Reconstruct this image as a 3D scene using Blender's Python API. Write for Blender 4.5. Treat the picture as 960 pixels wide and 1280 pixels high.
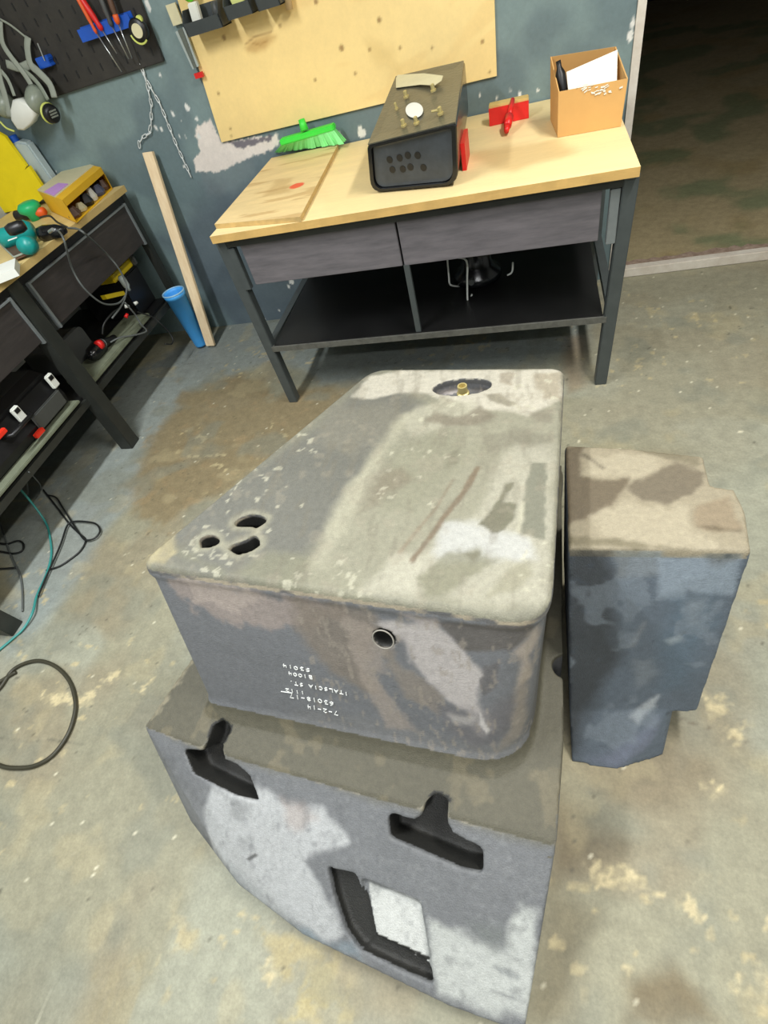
import bpy, bmesh, math, random
import numpy as np
from mathutils import Vector, Matrix, Euler
random.seed(7)
for o in list(bpy.data.objects): bpy.data.objects.remove(o)
SC = bpy.context.scene
C = SC.collection

# ------------------------------------------------------------------ camera
FPX = 638.954                       # focal length in pixels of the 960 x 1280 photograph
ROT = (0.713136, 0.218199, 0.175324)
CAM = Vector((1.281054, -2.142531, 1.589632))
cd = bpy.data.cameras.new('camera'); cam = bpy.data.objects.new('camera', cd); C.objects.link(cam)
cam.location = CAM; cam.rotation_mode = 'XYZ'; cam.rotation_euler = ROT
cd.sensor_fit = 'HORIZONTAL'; cd.sensor_width = 36.0; cd.lens = FPX / 960 * 36.0
cd.clip_start = 0.02; cd.clip_end = 60
SC.camera = cam
# ------------------------------------------------------------------ light and exposure
SC.view_settings.view_transform = 'Standard'; SC.view_settings.look = 'None'
SC.view_settings.gamma = 1.0; SC.view_settings.use_curve_mapping = False
SC.view_settings.exposure = 0.25
w = bpy.data.worlds.new('world'); SC.world = w; w.use_nodes = True
w.node_tree.nodes['Background'].inputs[0].default_value = (0.8, 0.9, 1, 1)
w.node_tree.nodes['Background'].inputs[1].default_value = 0.0
def area(name, loc, sx, sy, power, col=(1, .97, .92), rot=(0, 0, 0)):
    l = bpy.data.lights.new(name, 'AREA'); l.shape = 'RECTANGLE'; l.size = sx; l.size_y = sy
    l.energy = power; l.color = col
    o = bpy.data.objects.new(name, l); C.objects.link(o); o.location = loc; o.rotation_euler = rot
    return o
area('tube_light', (2.15, -0.95, 2.78), 0.16, 1.5, 62, (1.0, .98, .93))
area('tube_light', (-0.35, -1.6, 2.78), 0.16, 1.5, 66, (.95, .98, 1.0))
area('tube_light', (1.5, -3.4, 2.78), 1.5, 0.16, 48, (.97, .98, 1.0))

# ------------------------------------------------------------------ placing helpers (a photograph pixel meets a plane of the room)
RM = Euler(ROT, 'XYZ').to_matrix()
def ray(px, py): return RM @ Vector(((px - 480) / FPX, -(py - 640) / FPX, -1.0))
def az(px, py, z): d = ray(px, py); return CAM + d * ((z - CAM.z) / d.z)
def ay(px, py, y): d = ray(px, py); return CAM + d * ((y - CAM.y) / d.y)
def ax(px, py, x): d = ray(px, py); return CAM + d * ((x - CAM.x) / d.x)
def apl(px, py, p0, n): d = ray(px, py); return CAM + d * ((p0 - CAM).dot(n) / d.dot(n))
V = Vector

# ------------------------------------------------------------------ numpy noise and stains
def _hash(i, j, s):
    n = np.sin(i * 127.1 + j * 311.7 + s * 74.7) * 43758.5453
    return n - np.floor(n)
def vnoise(x, y, s=0):
    i = np.floor(x); j = np.floor(y); u = x - i; v = y - j
    u = u * u * (3 - 2 * u); v = v * v * (3 - 2 * v)
    a = _hash(i, j, s); b = _hash(i + 1, j, s); c = _hash(i, j + 1, s); d = _hash(i + 1, j + 1, s)
    return (a * (1 - u) + b * u) * (1 - v) + (c * (1 - u) + d * u) * v
def fbm(x, y, s=0, o=4):
    t = 0; a = .5; tot = 0
    for k in range(o):
        t = t + a * vnoise(x * 2 ** k + 13 * k, y * 2 ** k + 7 * k, s + k); tot += a; a *= .55
    return t / tot
def sstep(a, b, x):
    t = np.clip((x - a) / (b - a), 0, 1); return t * t * (3 - 2 * t)
def sd_poly(P, pts):
    x, y = P[:, 0], P[:, 1]; d = np.full(len(x), 1e9); s = np.ones(len(x)); n = len(pts)
    for i in range(n):
        ax_, ay_ = pts[i]; bx, by = pts[i - 1]
        ex, ey = bx - ax_, by - ay_; wx, wy = x - ax_, y - ay_
        t = np.clip((wx * ex + wy * ey) / (ex * ex + ey * ey + 1e-12), 0, 1)
        d = np.minimum(d, (wx - ex * t) ** 2 + (wy - ey * t) ** 2)
        c1 = y >= ay_; c2 = y < by; c3 = ex * wy > ey * wx
        flip = (c1 & c2 & c3) | (~c1 & ~c2 & ~c3); s = np.where(flip, -s, s)
    return s * np.sqrt(d)
def sd_line(P, pts):
    x, y = P[:, 0], P[:, 1]; d = np.full(len(x), 1e9)
    for i in range(len(pts) - 1):
        ax_, ay_ = pts[i]; bx, by = pts[i + 1]
        ex, ey = bx - ax_, by - ay_; wx, wy = x - ax_, y - ay_
        t = np.clip((wx * ex + wy * ey) / (ex * ex + ey * ey + 1e-12), 0, 1)
        d = np.minimum(d, (wx - ex * t) ** 2 + (wy - ey * t) ** 2)
    return np.sqrt(d)
def lin(c):
    c = np.array(c, float) / 255.0
    return np.where(c <= .04045, c / 12.92, ((c + .055) / 1.055) ** 2.4)
def stain(col, P, pts, rgb, a=1.0, soft=.01, warp=.02, freq=25, line=None, seed=0, mask=None):
    """blend rgb into col where the 2-D surface point lies in the polygon (or near the polyline), with ragged edges"""
    d = sd_line(P, pts) - line if line else sd_poly(P, pts)
    d = d + (fbm(P[:, 0] * freq, P[:, 1] * freq, seed) - .5) * 2 * warp
    m = (1 - sstep(-soft, soft, d)) * a
    if mask is not None: m = m * mask
    col[:] = col * (1 - m[:, None]) + lin(rgb) * m[:, None]
def speck(col, P, rgb, freq, thr, soft=.03, a=1, seed=0, mask=None, sx=1, sy=1):
    n = fbm(P[:, 0] * freq * sx, P[:, 1] * freq * sy, seed, 3)
    m = sstep(thr, thr + soft, n) * a
    if mask is not None: m = m * mask
    col[:] = col * (1 - m[:, None]) + lin(rgb) * m[:, None]
def set_col(me, col):
    at = me.color_attributes.new('Col', 'FLOAT_COLOR', 'POINT')
    buf = np.ones((len(me.vertices), 4), np.float32); buf[:, :3] = np.clip(col, 0, 1)
    at.data.foreach_set('color', buf.ravel())
def get_co(me):
    a = np.empty(len(me.vertices) * 3, np.float32); me.vertices.foreach_get('co', a); return a.reshape(-1, 3).astype(float)
def get_no(me):
    a = np.empty(len(me.vertices) * 3, np.float32); me.vertices.foreach_get('normal', a); return a.reshape(-1, 3).astype(float)

# ------------------------------------------------------------------ materials
def sl(c): return tuple(float(v) for v in lin(c)) + (1,)
MC = {}
def mat(name, rgb=None, rough=.6, metal=0, var=.12, scale=18, bump=.15, bscale=None, attr=False, stretch=None, rgb2=None, coat=0, trans=0, spec=.5):
    if name in MC: return MC[name]
    m = bpy.data.materials.new(name); m.use_nodes = True; nt = m.node_tree; N = nt.nodes; L = nt.links
    b = N['Principled BSDF']; b.inputs['Roughness'].default_value = rough; b.inputs['Metallic'].default_value = metal
    b.inputs['Specular IOR Level'].default_value = spec
    if coat: b.inputs['Coat Weight'].default_value = coat
    if trans: b.inputs['Transmission Weight'].default_value = trans
    tc = N.new('ShaderNodeTexCoord'); mp = N.new('ShaderNodeMapping'); L.new(tc.outputs['Object'], mp.inputs[0])
    if stretch: mp.inputs['Scale'].default_value = stretch
    n1 = N.new('ShaderNodeTexNoise'); n1.inputs['Scale'].default_value = scale; n1.inputs['Detail'].default_value = 6
    n1.inputs['Roughness'].default_value = .65; L.new(mp.outputs[0], n1.inputs['Vector'])
    rp = N.new('ShaderNodeMapRange'); rp.inputs[1].default_value = .3; rp.inputs[2].default_value = .7
    L.new(n1.outputs['Fac'], rp.inputs[0])
    if rgb2 is not None:
        mx = N.new('ShaderNodeMix'); mx.data_type = 'RGBA'; mx.inputs[6].default_value = sl(rgb); mx.inputs[7].default_value = sl(rgb2)
        L.new(rp.outputs[0], mx.inputs[0]); L.new(mx.outputs[2], b.inputs['Base Color'])
    else:
        rp.inputs[3].default_value = 1 - var; rp.inputs[4].default_value = 1 + var
        mx = N.new('ShaderNodeVectorMath'); mx.operation = 'SCALE'; L.new(rp.outputs[0], mx.inputs['Scale'])
        if attr:
            a = N.new('ShaderNodeAttribute'); a.attribute_name = 'Col'; L.new(a.outputs['Color'], mx.inputs[0])
        else: mx.inputs[0].default_value = sl(rgb)[:3]
        out = mx.outputs[0]
        if attr:
            n3 = N.new('ShaderNodeTexNoise'); n3.inputs['Scale'].default_value = scale * 5; n3.inputs['Detail'].default_value = 5; n3.inputs['Roughness'].default_value = .75
            L.new(mp.outputs[0], n3.inputs['Vector'])
            r3 = N.new('ShaderNodeMapRange'); r3.inputs[1].default_value = .32; r3.inputs[2].default_value = .68; r3.inputs[3].default_value = 1 - var * .9; r3.inputs[4].default_value = 1 + var * .9
            L.new(n3.outputs['Fac'], r3.inputs[0])
            m3 = N.new('ShaderNodeVectorMath'); m3.operation = 'SCALE'; L.new(out, m3.inputs[0]); L.new(r3.outputs[0], m3.inputs['Scale']); out = m3.outputs[0]
        L.new(out, b.inputs['Base Color'])
    if bump:
        n2 = N.new('ShaderNodeTexNoise'); n2.inputs['Scale'].default_value = bscale or scale * 4; n2.inputs['Detail'].default_value = 4
        L.new(mp.outputs[0], n2.inputs['Vector'])
        bp = N.new('ShaderNodeBump'); bp.inputs['Strength'].default_value = bump; bp.inputs['Distance'].default_value = .01
        L.new(n2.outputs['Fac'], bp.inputs['Height']); L.new(bp.outputs[0], b.inputs['Normal'])
    MC[name] = m; return m
M_floor = mat('concrete floor', attr=True, rough=.62, var=.15, scale=22, bump=.14, bscale=60)
M_wall = mat('painted wall', attr=True, rough=.5, var=.07, scale=9, bump=.08, bscale=40)
M_tank = mat('worn moulded plastic', attr=True, rough=.62, var=.13, scale=70, bump=.25, bscale=300)
M_room = mat('pale room paint', (176, 180, 180), rough=.8, var=.04)
M_ceil = mat('ceiling paint', (200, 200, 196), rough=.9, var=.03)
M_dark = mat('added dark yard shell', (26, 25, 24), rough=.9)
M_top = mat('pine plywood', attr=True, rough=.55, var=.06, scale=26, bump=.05, stretch=(.6, 5, 5))
M_ply = mat('golden plywood', attr=True, rough=.5, var=.03, scale=12, bump=.03)
M_steel = mat('dark painted steel', (76, 82, 82), rough=.42, metal=.2, var=.12, scale=14, bump=.05)
M_steel2 = mat('dark olive steel', (50, 52, 48), rough=.4, metal=.2, var=.15, scale=14, bump=.05)
M_light_steel = mat('bare grey steel', (128, 134, 134), rough=.4, metal=.3, var=.08, bump=.03)
M_drawer = mat('grey woodgrain board', (118, 113, 116), rgb2=(92, 89, 92), rough=.5, scale=7, stretch=(.8, 6, 6), bump=.05)
M_drawer2 = mat('brown woodgrain board', (62, 57, 55), rgb2=(46, 43, 42), rough=.5, scale=7, stretch=(6, .8, 6), bump=.05)
M_blackboard = mat('black shelf board', (20, 20, 20), rough=.4, var=.3, scale=6, bump=.03)
M_stick = mat('pale pine batten', (248, 226, 188), rgb2=(232, 204, 162), rough=.6, scale=9, stretch=(6, 6, .7), bump=.05)
M_black = mat('black plastic', (22, 22, 23), rough=.4, var=.2, bump=.05)
M_black_gloss = mat('glossy black plastic', (18, 19, 21), rough=.22, var=.2, bump=.02)
M_rubber = mat('black rubber cable', (26, 28, 27), rough=.5, var=.1, bump=0)
M_greycable = mat('grey cable', (92, 96, 94), rough=.45, var=.1, bump=0)
M_teal_hose = mat('teal hose', (56, 140, 134), rough=.4, var=.1, bump=0)
M_olive_hose = mat('olive black hose', (56, 54, 40), rough=.5, var=.15, bump=0)
M_green = mat('bright green plastic', (66, 222, 70), rough=.45, var=.06, bump=0)
M_bristle = mat('pale green bristles', (140, 240, 150), rough=.6, var=.08, bump=0)
M_card = mat('brown cardboard', (205, 160, 96), rough=.8, var=.05, scale=8, bump=.04)
M_paper = mat('white paper', (226, 226, 214), rough=.8, var=.03, bump=.03)
M_white = mat('white plastic', (226, 228, 220), rough=.45, var=.03, bump=0)
M_red = mat('red plastic', (214, 30, 26), rough=.4, var=.06, bump=0)
M_orange = mat('orange plastic', (222, 92, 34), rough=.45, var=.05, bump=0)
M_wood = mat('plain sawn wood', (206, 178, 108), rough=.6, var=.08, scale=16, bump=.05)
M_brass = mat('brass', (206, 190, 130), rough=.38, metal=.5, var=.1, bump=0)
M_chrome = mat('bright zinc steel', (200, 204, 204), rough=.28, metal=.85, var=.05, bump=0)
M_blue = mat('blue plastic', (24, 84, 186), rough=.4, var=.06, bump=0)
M_lblue = mat('light blue plastic', (76, 172, 246), rough=.45, var=.05, bump=0)
M_teal = mat('teal plastic', (12, 140, 134), rough=.38, var=.06, bump=0)
M_yellow = mat('yellow board', (238, 216, 12), rough=.6, var=.04, bump=0)
M_yellow2 = mat('yellow card', (236, 184, 24), rough=.55, var=.05, bump=0)
M_toolyellow = mat('yellow tool plastic', (214, 188, 20), rough=.5, var=.06, bump=0)
M_strap = mat('grey elastic strap', (146, 152, 140), rough=.7, var=.08, bump=.05)
M_maskgrey = mat('translucent grey rubber', (138, 146, 132), rough=.35, var=.1, bump=0)
M_lime = mat('lime ring plastic', (206, 214, 110), rough=.5, var=.04, bump=0)
M_peg = mat('dark pegboard', (38, 36, 33), rgb2=(54, 51, 46), rough=.6, scale=10, bump=.1)
M_bin = mat('dark grey bin plastic', (64, 70, 72), rough=.45, var=.08, bump=.02)
M_greybox = mat('dark grey box plastic', (74, 76, 74), rough=.5, var=.08, bump=.03)
M_clear = mat('clear plastic film', (170, 180, 176), rough=.2, var=.05, bump=.05)
M_purple = mat('lilac print card', (200, 150, 222), rough=.5, var=.05, bump=0)
M_cream = mat('cream card', (214, 206, 168), rough=.6, var=.05, bump=0)
M_brown = mat('brown plastic', (92, 66, 50), rough=.5, var=.2, bump=.05)
M_shelf = mat('dusty green grey board', (112, 118, 98), rough=.7, var=.2, scale=12, bump=.1)
M_trim = mat('white flaking trim paint', (222, 216, 204), rgb2=(200, 190, 176), rough=.6, scale=14, bump=.15)
M_sill = mat('rubble mortar', (178, 158, 142), rgb2=(130, 108, 92), rough=.85, scale=26, bump=.4)
M_chalk = mat('white marker', (232, 234, 230), rough=.7, var=.02, bump=0)
M_lamp = bpy.data.materials.new('tube glow'); M_lamp.use_nodes = True
_b = M_lamp.node_tree.nodes['Principled BSDF']; _b.inputs['Emission Color'].default_value = (1, .98, .94, 1); _b.inputs['Emission Strength'].default_value = 6

# ------------------------------------------------------------------ mesh helpers
class MB:
    def __init__(s): s.bm = bmesh.new()
    def faces(s, vs, fs):
        v = [s.bm.verts.new(p) for p in vs]
        for f in fs:
            try: s.bm.faces.new([v[i] for i in f])
            except ValueError: pass
        return s
    def prism(s, pts, vec):
        n = len(pts); pts = [V(p) for p in pts]; vec = V(vec)
        return s.faces(pts + [p + vec for p in pts], [list(range(n))[::-1], list(range(n, 2 * n))] + [[i, (i + 1) % n, (i + 1) % n + n, i + n] for i in range(n)])
    def loft(s, rings, cap=True):
        n = len(rings[0]); vs = [V(p) for r in rings for p in r]; fs = []
        for k in range(len(rings) - 1):
            for i in range(n):
                j = (i + 1) % n; fs.append([k * n + i, k * n + j, (k + 1) * n + j, (k + 1) * n + i])
        if cap: fs += [list(range(n))[::-1], [(len(rings) - 1) * n + i for i in range(n)]]
        return s.faces(vs, fs)
    def box(s, a, b, bev=0):
        x0, y0, z0 = [min(a[i], b[i]) for i in range(3)]; x1, y1, z1 = [max(a[i], b[i]) for i in range(3)]
        return s.prism([(x0, y0, z0), (x1, y0, z0), (x1, y1, z0), (x0, y1, z0)], (0, 0, z1 - z0))
    def obox(s, c, ux, uy, uz):
        c, ux, uy, uz = V(c), V(ux) / 2, V(uy) / 2, V(uz)
        return s.prism([c - ux - uy, c + ux - uy, c + ux + uy, c - ux + uy], uz)
    def rod(s, p0, p1, r0, r1=None, n=10):
        p0, p1 = V(p0), V(p1); r1 = r0 if r1 is None else r1; d = (p1 - p0).normalized()
        a = d.orthogonal().normalized(); b = d.cross(a)
        R = lambda p, r: [p + (a * math.cos(t) + b * math.sin(t)) * r for t in [i * 2 * math.pi / n for i in range(n)]]
        return s.loft([R(p0, r0), R(p1, r1)])
    def lathe(s, p0, axis, prof, n=20, sx=1.0):
        p0 = V(p0); d = V(axis).normalized(); a = d.orthogonal().normalized(); b = d.cross(a)
        return s.loft([[p0 + d * h + (a * math.cos(t) + b * math.sin(t) * sx) * r for t in [i * 2 * math.pi / n for i in range(n)]] for r, h in prof])
    def tube(s, pts, r, n=8, closed=False, flat=None):
        pts = [V(p) for p in pts]; m = len(pts); rings = []; up = None
        for i, p in enumerate(pts):
            if closed: t = (pts[(i + 1) % m] - pts[i - 1])
            else: t = pts[min(i + 1, m - 1)] - pts[max(i - 1, 0)]
            t.normalize()
            if up is None: up = t.orthogonal().normalized() if flat is None else V(flat)
            up = (up - t * up.dot(t)).normalized(); b = t.cross(up)
            rr = r if isinstance(r, (int, float)) else r[i]
            k = .22 if flat is not None else 1
            rings.append([p + (up * math.cos(a) * rr * k + b * math.sin(a) * rr) for a in [j * 2 * math.pi / n for j in range(n)]])
        if closed: rings.append(rings[0])
        return s.loft(rings, cap=not closed)
    def done(s, name, m, parent=None, smooth=False, bevel=0):
        bm = s.bm; bmesh.ops.remove_doubles(bm, verts=bm.verts, dist=1e-6)
        if bevel:
            bmesh.ops.bevel(bm, geom=[e for e in bm.edges if len(e.link_faces) == 2 and e.calc_face_angle(0) > .5], offset=bevel, segments=2, affect='EDGES', clamp_overlap=True)
        bmesh.ops.recalc_face_normals(bm, faces=bm.faces)
        off = wl(parent) if parent else V((0, 0, 0))
        for v in bm.verts: v.co -= off
        me = bpy.data.meshes.new(name); bm.to_mesh(me); bm.free()
        return link(name, me, m, parent, smooth)
def wl(o):
    l = V(o.location)
    while o.parent: o = o.parent; l = l + V(o.location)
    return l
def link(name, me, m, parent=None, smooth=False):
    o = bpy.data.objects.new(name, me); C.objects.link(o); me.materials.append(m)
    if parent: o.parent = parent
    if smooth: me.polygons.foreach_set('use_smooth', [True] * len(me.polygons))
    return o
def centre(o):
    """put the origin of a single-mesh thing at its base"""
    me = o.data; co = get_co(me); c = V(((co[:, 0].min() + co[:, 0].max()) / 2, (co[:, 1].min() + co[:, 1].max()) / 2, co[:, 2].min()))
    me.transform(Matrix.Translation(-c)); o.location = c; return o
def thing(name, label, cat, loc=(0, 0, 0), group=None):
    o = bpy.data.objects.new(name, None); C.objects.link(o); o.location = loc; o.empty_display_size = .05
    o['label'] = label; o['category'] = cat
    if group: o['group'] = group
    return o
def tag(o, label, cat, group=None, c=True):
    o['label'] = label; o['category'] = cat
    if group: o['group'] = group
    return centre(o) if c else o
def struct(o): o['kind'] = 'structure'; return o
def smooth_pts(pts, k=6, closed=False):
    pts = [V(p) for p in pts]; n = len(pts); out = []
    for i in range(n if closed else n - 1):
        if closed: a, b, c, d = pts[i - 1], pts[i], pts[(i + 1) % n], pts[(i + 2) % n]
        else: a, b, c, d = pts[max(i - 1, 0)], pts[i], pts[i + 1], pts[min(i + 2, n - 1)]
        for j in range(k):
            t = j / k; out.append(.5 * ((2 * b) + (c - a) * t + (2 * a - 5 * b + 4 * c - d) * t * t + (3 * b - a - 3 * c + d) * t ** 3))
    if not closed: out.append(pts[-1])
    return out
def roundpoly(cs, rad, n=6):
    """2-D polygon with rounded corners; rad one number per corner"""
    out = []; m = len(cs)
    for i in range(m):
        p = V(cs[i]).to_2d() if len(cs[i]) > 2 else V(cs[i]); a = V(cs[i - 1][:2]); b = V(cs[(i + 1) % m][:2])
        da = (a - p).normalized(); db = (b - p).normalized(); r = rad[i] if hasattr(rad, '__len__') else rad
        ang = da.angle(db); k = r / math.tan(ang / 2)
        q0 = p + da * k; q1 = p + db * k
        for j in range(n + 1):
            t = j / n; out.append((1 - t) ** 2 * q0 + 2 * t * (1 - t) * p + t * t * q1)
    return out
def grid_mesh(name, m, xs, ys, fn, colfn, parent=None):
    X, Y = np.meshgrid(xs, ys); nx, ny = len(xs), len(ys)
    P = np.stack([X.ravel(), Y.ravel()], 1); co = fn(P)
    idx = np.arange(nx * ny).reshape(ny, nx)
    F = np.stack([idx[:-1, :-1], idx[:-1, 1:], idx[1:, 1:], idx[1:, :-1]], -1).reshape(-1, 4)
    me = bpy.data.meshes.new(name); me.from_pydata(co.tolist(), [], F.tolist()); me.update()
    set_col(me, colfn(P)); return link(name, me, m, parent)
def px_z(l, z): return [tuple(az(x, y, z)[:2]) for x, y in l]
def px_y(l, Y): 
    r = []
    for x, y in l: p = ay(x, y, Y); r.append((p.x, p.z))
    return r

# ================================================================== ROOM SHELL
WY = 0.915
def floor_col(P):
    x, y = P[:, 0], P[:, 1]; n = len(x)
    col = np.tile(lin((144, 141, 119)), (n, 1))
    big = fbm(x * 1.6, y * 1.6, 3)[:, None]; col = col * (.86 + .28 * big)
    speck(col, P, (138, 128, 104), 2.3, .5, .12, .6, 11)
    speck(col, P, (156, 160, 146), 2.0, .55, .1, .45, 12)
    G = lambda l: px_z(l, 0)
    # blue grey tone along the walls and the left bench
    stain(col, P, G([(0, 560), (150, 470), (215, 440), (300, 400), (740, 345), (745, 440), (560, 470), (400, 478), (345, 452), (290, 470), (225, 500), (190, 560), (165, 620), (125, 680), (60, 780), (0, 840)]), (134, 143, 141), .75, .06, .08, 4)
    # brown mossy dirt
    stain(col, P, G([(230, 490), (300, 470), (345, 492), (420, 480), (440, 500), (380, 545), (300, 600), (240, 640), (200, 665), (170, 650), (165, 600), (190, 545)]), (128, 114, 84), .85, .05, .09, 8, seed=2)
    speck(col, P, (148, 128, 94), 16, .6, .15, .4, 21, mask=(1 - sstep(0, .12, sd_poly(P, G([(220, 480), (440, 480), (300, 620), (190, 670), (160, 600)])))))
    stain(col, P, G([(705, 420), (735, 415), (735, 480), (705, 500)]), (134, 116, 92), .7, .04, .04, 8)
    # warmer worn area to the right
    stain(col, P, G([(745, 350), (960, 325), (960, 560), (880, 600), (860, 560), (700, 540), (715, 500)]), (146, 142, 122), .6, .08, .08, 6, seed=4)
    stain(col, P, G([(760, 1010), (700, 960), (845, 930), (900, 960), (860, 1000)]), (120, 106, 80), .55, .05, .05, 9)
    stain(col, P, G([(695, 1000), (745, 1005), (790, 1060), (745, 1075), (690, 1100)]), (98, 86, 62), .8, .04, .03, 9, seed=6)
    stain(col, P, G([(690, 1110), (740, 1150), (720, 1280), (655, 1280)]), (112, 102, 76), .6, .05, .04, 9, seed=6)
    stain(col, P, G([(790, 1240), (840, 1210), (905, 1280), (780, 1280)]), (104, 88, 58), .75, .03, .04, 9, seed=7)
    stain(col, P, G([(700, 960), (760, 975), (800, 1040), (740, 1060), (705, 1000)]), (120, 126, 112), .5, .05, .04, 9, seed=8)
    for l, c in (([(330, 1170), (380, 1165), (420, 1220), (400, 1250), (350, 1230)], (190, 172, 118)), ([(215, 1140), (245, 1160), (240, 1190), (215, 1180)], (196, 180, 134)),
                 ([(370, 1230), (420, 1210), (440, 1280), (360, 1280)], (190, 174, 120)), ([(120, 1220), (190, 1180), (160, 1270), (110, 1280)], (160, 150, 118))):
        stain(col, P, G(l), tuple(v * .93 for v in c), .6, .02, .05, 22, seed=9, mask=.3 + .7 * sstep(.42, .52, fbm(x * 30, y * 30, 19)))
    speck(col, P, (186, 172, 132), 26, .70, .05, .7, 30, mask=sstep(.5, .62, fbm(x * 2.4, y * 2.4, 33)))
    speck(col, P, (172, 160, 124), 7, .62, .12, .3, 31)
    speck(col, P, (122, 124, 110), 5, .58, .14, .5, 32)
    fl = [[(55, 868), (75, 864), (90, 872), (120, 862), (118, 874), (98, 888), (95, 878), (60, 882)], [(128, 848), (150, 838), (156, 840), (140, 852)], [(176, 858), (190, 850), (178, 866)],
          [(880, 985), (896, 978), (903, 990), (890, 994)], [(735, 1085), (760, 1078), (800, 1090), (835, 1125), (825, 1130), (790, 1110), (750, 1105)], [(855, 1115), (880, 1150), (872, 1155), (850, 1132)],
          [(925, 1225), (938, 1240), (935, 1250), (922, 1232)], [(950, 1150), (960, 1150), (960, 1175), (945, 1170)], [(780, 1208), (788, 1210), (785, 1220)], [(900, 915), (935, 905), (930, 930), (905, 925)],
          [(875, 865), (900, 870), (915, 890), (890, 900)], [(950, 1210), (960, 1220), (958, 1250)], [(240, 900), (262, 920), (250, 930)], [(330, 1200), (345, 1205), (340, 1225), (325, 1215)]]
    for k, l in enumerate(fl): stain(col, P, G(l), (200, 186, 146), .8, .006, .028, 60, seed=k, mask=.35 + .65 * sstep(.42, .5, fbm(x * 45, y * 45, k)))
    speck(col, P, (84, 80, 66), 55, .83, .03, .7, 41)
    speck(col, P, (214, 208, 182), 60, .85, .02, .8, 43)
    # fine cracks
    stain(col, P, G([(0, 922), (25, 928), (60, 925), (110, 930)]), (96, 94, 80), .7, .003, .004, 40, line=.0015)
    stain(col, P, G([(840, 895), (900, 915), (940, 930)]), (90, 78, 60), .7, .003, .004, 40, line=.0015)
    return col
xs = np.concatenate([[-2.0, -1.6], np.arange(-1.3, 2.7, .009), [3.4, 4.5]])
ys = np.concatenate([[-4.5, -3.4, -2.8], np.arange(-2.4, 1.0, .009)])
struct(grid_mesh('floor', M_floor, xs, ys, lambda P: np.column_stack([P, np.zeros(len(P))]), floor_col))
def yard_col(P):
    col = np.tile(lin((168, 154, 120)), (len(P), 1)); speck(col, P, (160, 142, 102), 2.2, .48, .2, .8, 51); speck(col, P, (112, 128, 94), 3, .5, .15, .7, 52)
    speck(col, P, (160, 146, 112), 9, .66, .1, .5, 53); return col
struct(grid_mesh('floor.001', M_floor, np.arange(1.0, 6.0, .04), np.arange(1.0, 9, .04), lambda P: np.column_stack([P, np.full(len(P), -.015)]), yard_col))

def wall_col(P):
    x, z = P[:, 0], P[:, 1]
    col = np.tile(lin((106, 124, 127)), (len(x), 1)); col *= (.88 + .24 * fbm(x * 2, z * 2, 5))[:, None]
    speck(col, P, (128, 148, 147), 3, .48, .15, .7, 6)
    G = lambda l: px_y(l, WY)
    stain(col, P, G([(285, 405), (200, 300), (265, 240), (330, 200), (440, 180), (440, 420), (300, 420)]), (82, 92, 104), .7, .1, .06, 8)  # lower wall's shading painted in as a darker blue
    stain(col, P, G([(262, 195), (330, 185), (300, 235), (260, 245), (250, 215)]), (118, 128, 132), .5, .03, .04, 14, seed=3)
    stain(col, P, G([(248, 158), (262, 150), (278, 178), (345, 168), (350, 180), (330, 192), (300, 202), (268, 216), (245, 214), (240, 200), (252, 188), (244, 170)]), (232, 222, 212), 1, .004, .018, 40, seed=5)
    stain(col, P, G([(285, 178), (300, 176), (330, 172), (340, 168), (340, 176), (320, 180), (300, 186)]), (96, 92, 104), .9, .004, .012, 60, seed=9)
    for cx, cy, r in [(216, 142, .008), (234, 134, .011), (246, 149, .008), (248, 170, .009), (195, 160, .008), (202, 162, .007), (224, 170, .005), (232, 172, .005), (230, 208, .005), (226, 150, .003), (184, 4, .01), (186, 10, .008), (200, 94, .004),
                      (450, 162, .012), (455, 167, .012), (450, 168, .01), (638, 113, .006), (650, 118, .008), (672, 114, .005), (621, 122, .004), (791, 28, .010), (788, 44, .012), (424, 170, .014), (640, 185, .006),
                      (364, 352, .014), (361, 358, .009), (349, 388, .005), (331, 399, .004), (744, 305, .010), (741, 325, .006), (742, 312, .006), (70, 215, .003), (600, 118, .004)]:
        p = ay(cx, cy, WY); d = np.hypot(x - p.x, (z - p.z) * .7) - r + (fbm(x * 90, z * 90, int(cx)) - .5) * .012
        m = (1 - sstep(-.002, .002, d))[:, None]; col[:] = col * (1 - m) + lin((226, 226, 220)) * m
    stain(col, P, G([(448, 158), (458, 164), (452, 172), (446, 166)]), (224, 224, 216), .9, .003, .01, 80)
    return col
DX0, DX1, DZ = 1.745, 3.6, 2.6          # doorway
xs = np.concatenate([[-1.9], np.arange(-1.7, 1.74, .0068), [DX0]]); zs = np.concatenate([np.arange(0, 1.75, .0068), [2.2, 2.85]])
struct(grid_mesh('wall_back', M_wall, xs, zs, lambda P: np.column_stack([P[:, 0], np.full(len(P), WY), P[:, 1]]), wall_col))
struct(MB().box((-1.9, WY + .002, 0), (DX0, WY + .14, 2.85)).box((DX0, WY, DZ), (DX1, WY + .14, 2.85)).box((DX1, WY, 0), (4.5, WY + .14, 2.85)).done('wall_back.001', M_room))
struct(MB().box((-1.9, -4.5, 0), (-1.8, WY, 2.85)).done('wall_left', M_room))
struct(MB().box((4.5, -4.5, 0), (4.6, WY + .14, 2.85)).done('wall_right', M_room))
struct(MB().box((-1.9, -4.6, 0), (4.6, -4.5, 2.85)).done('wall_front', M_room))
struct(MB().box((-1.9, -4.6, 2.85), (4.6, WY + .14, 2.95)).done('ceiling', M_ceil))
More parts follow.
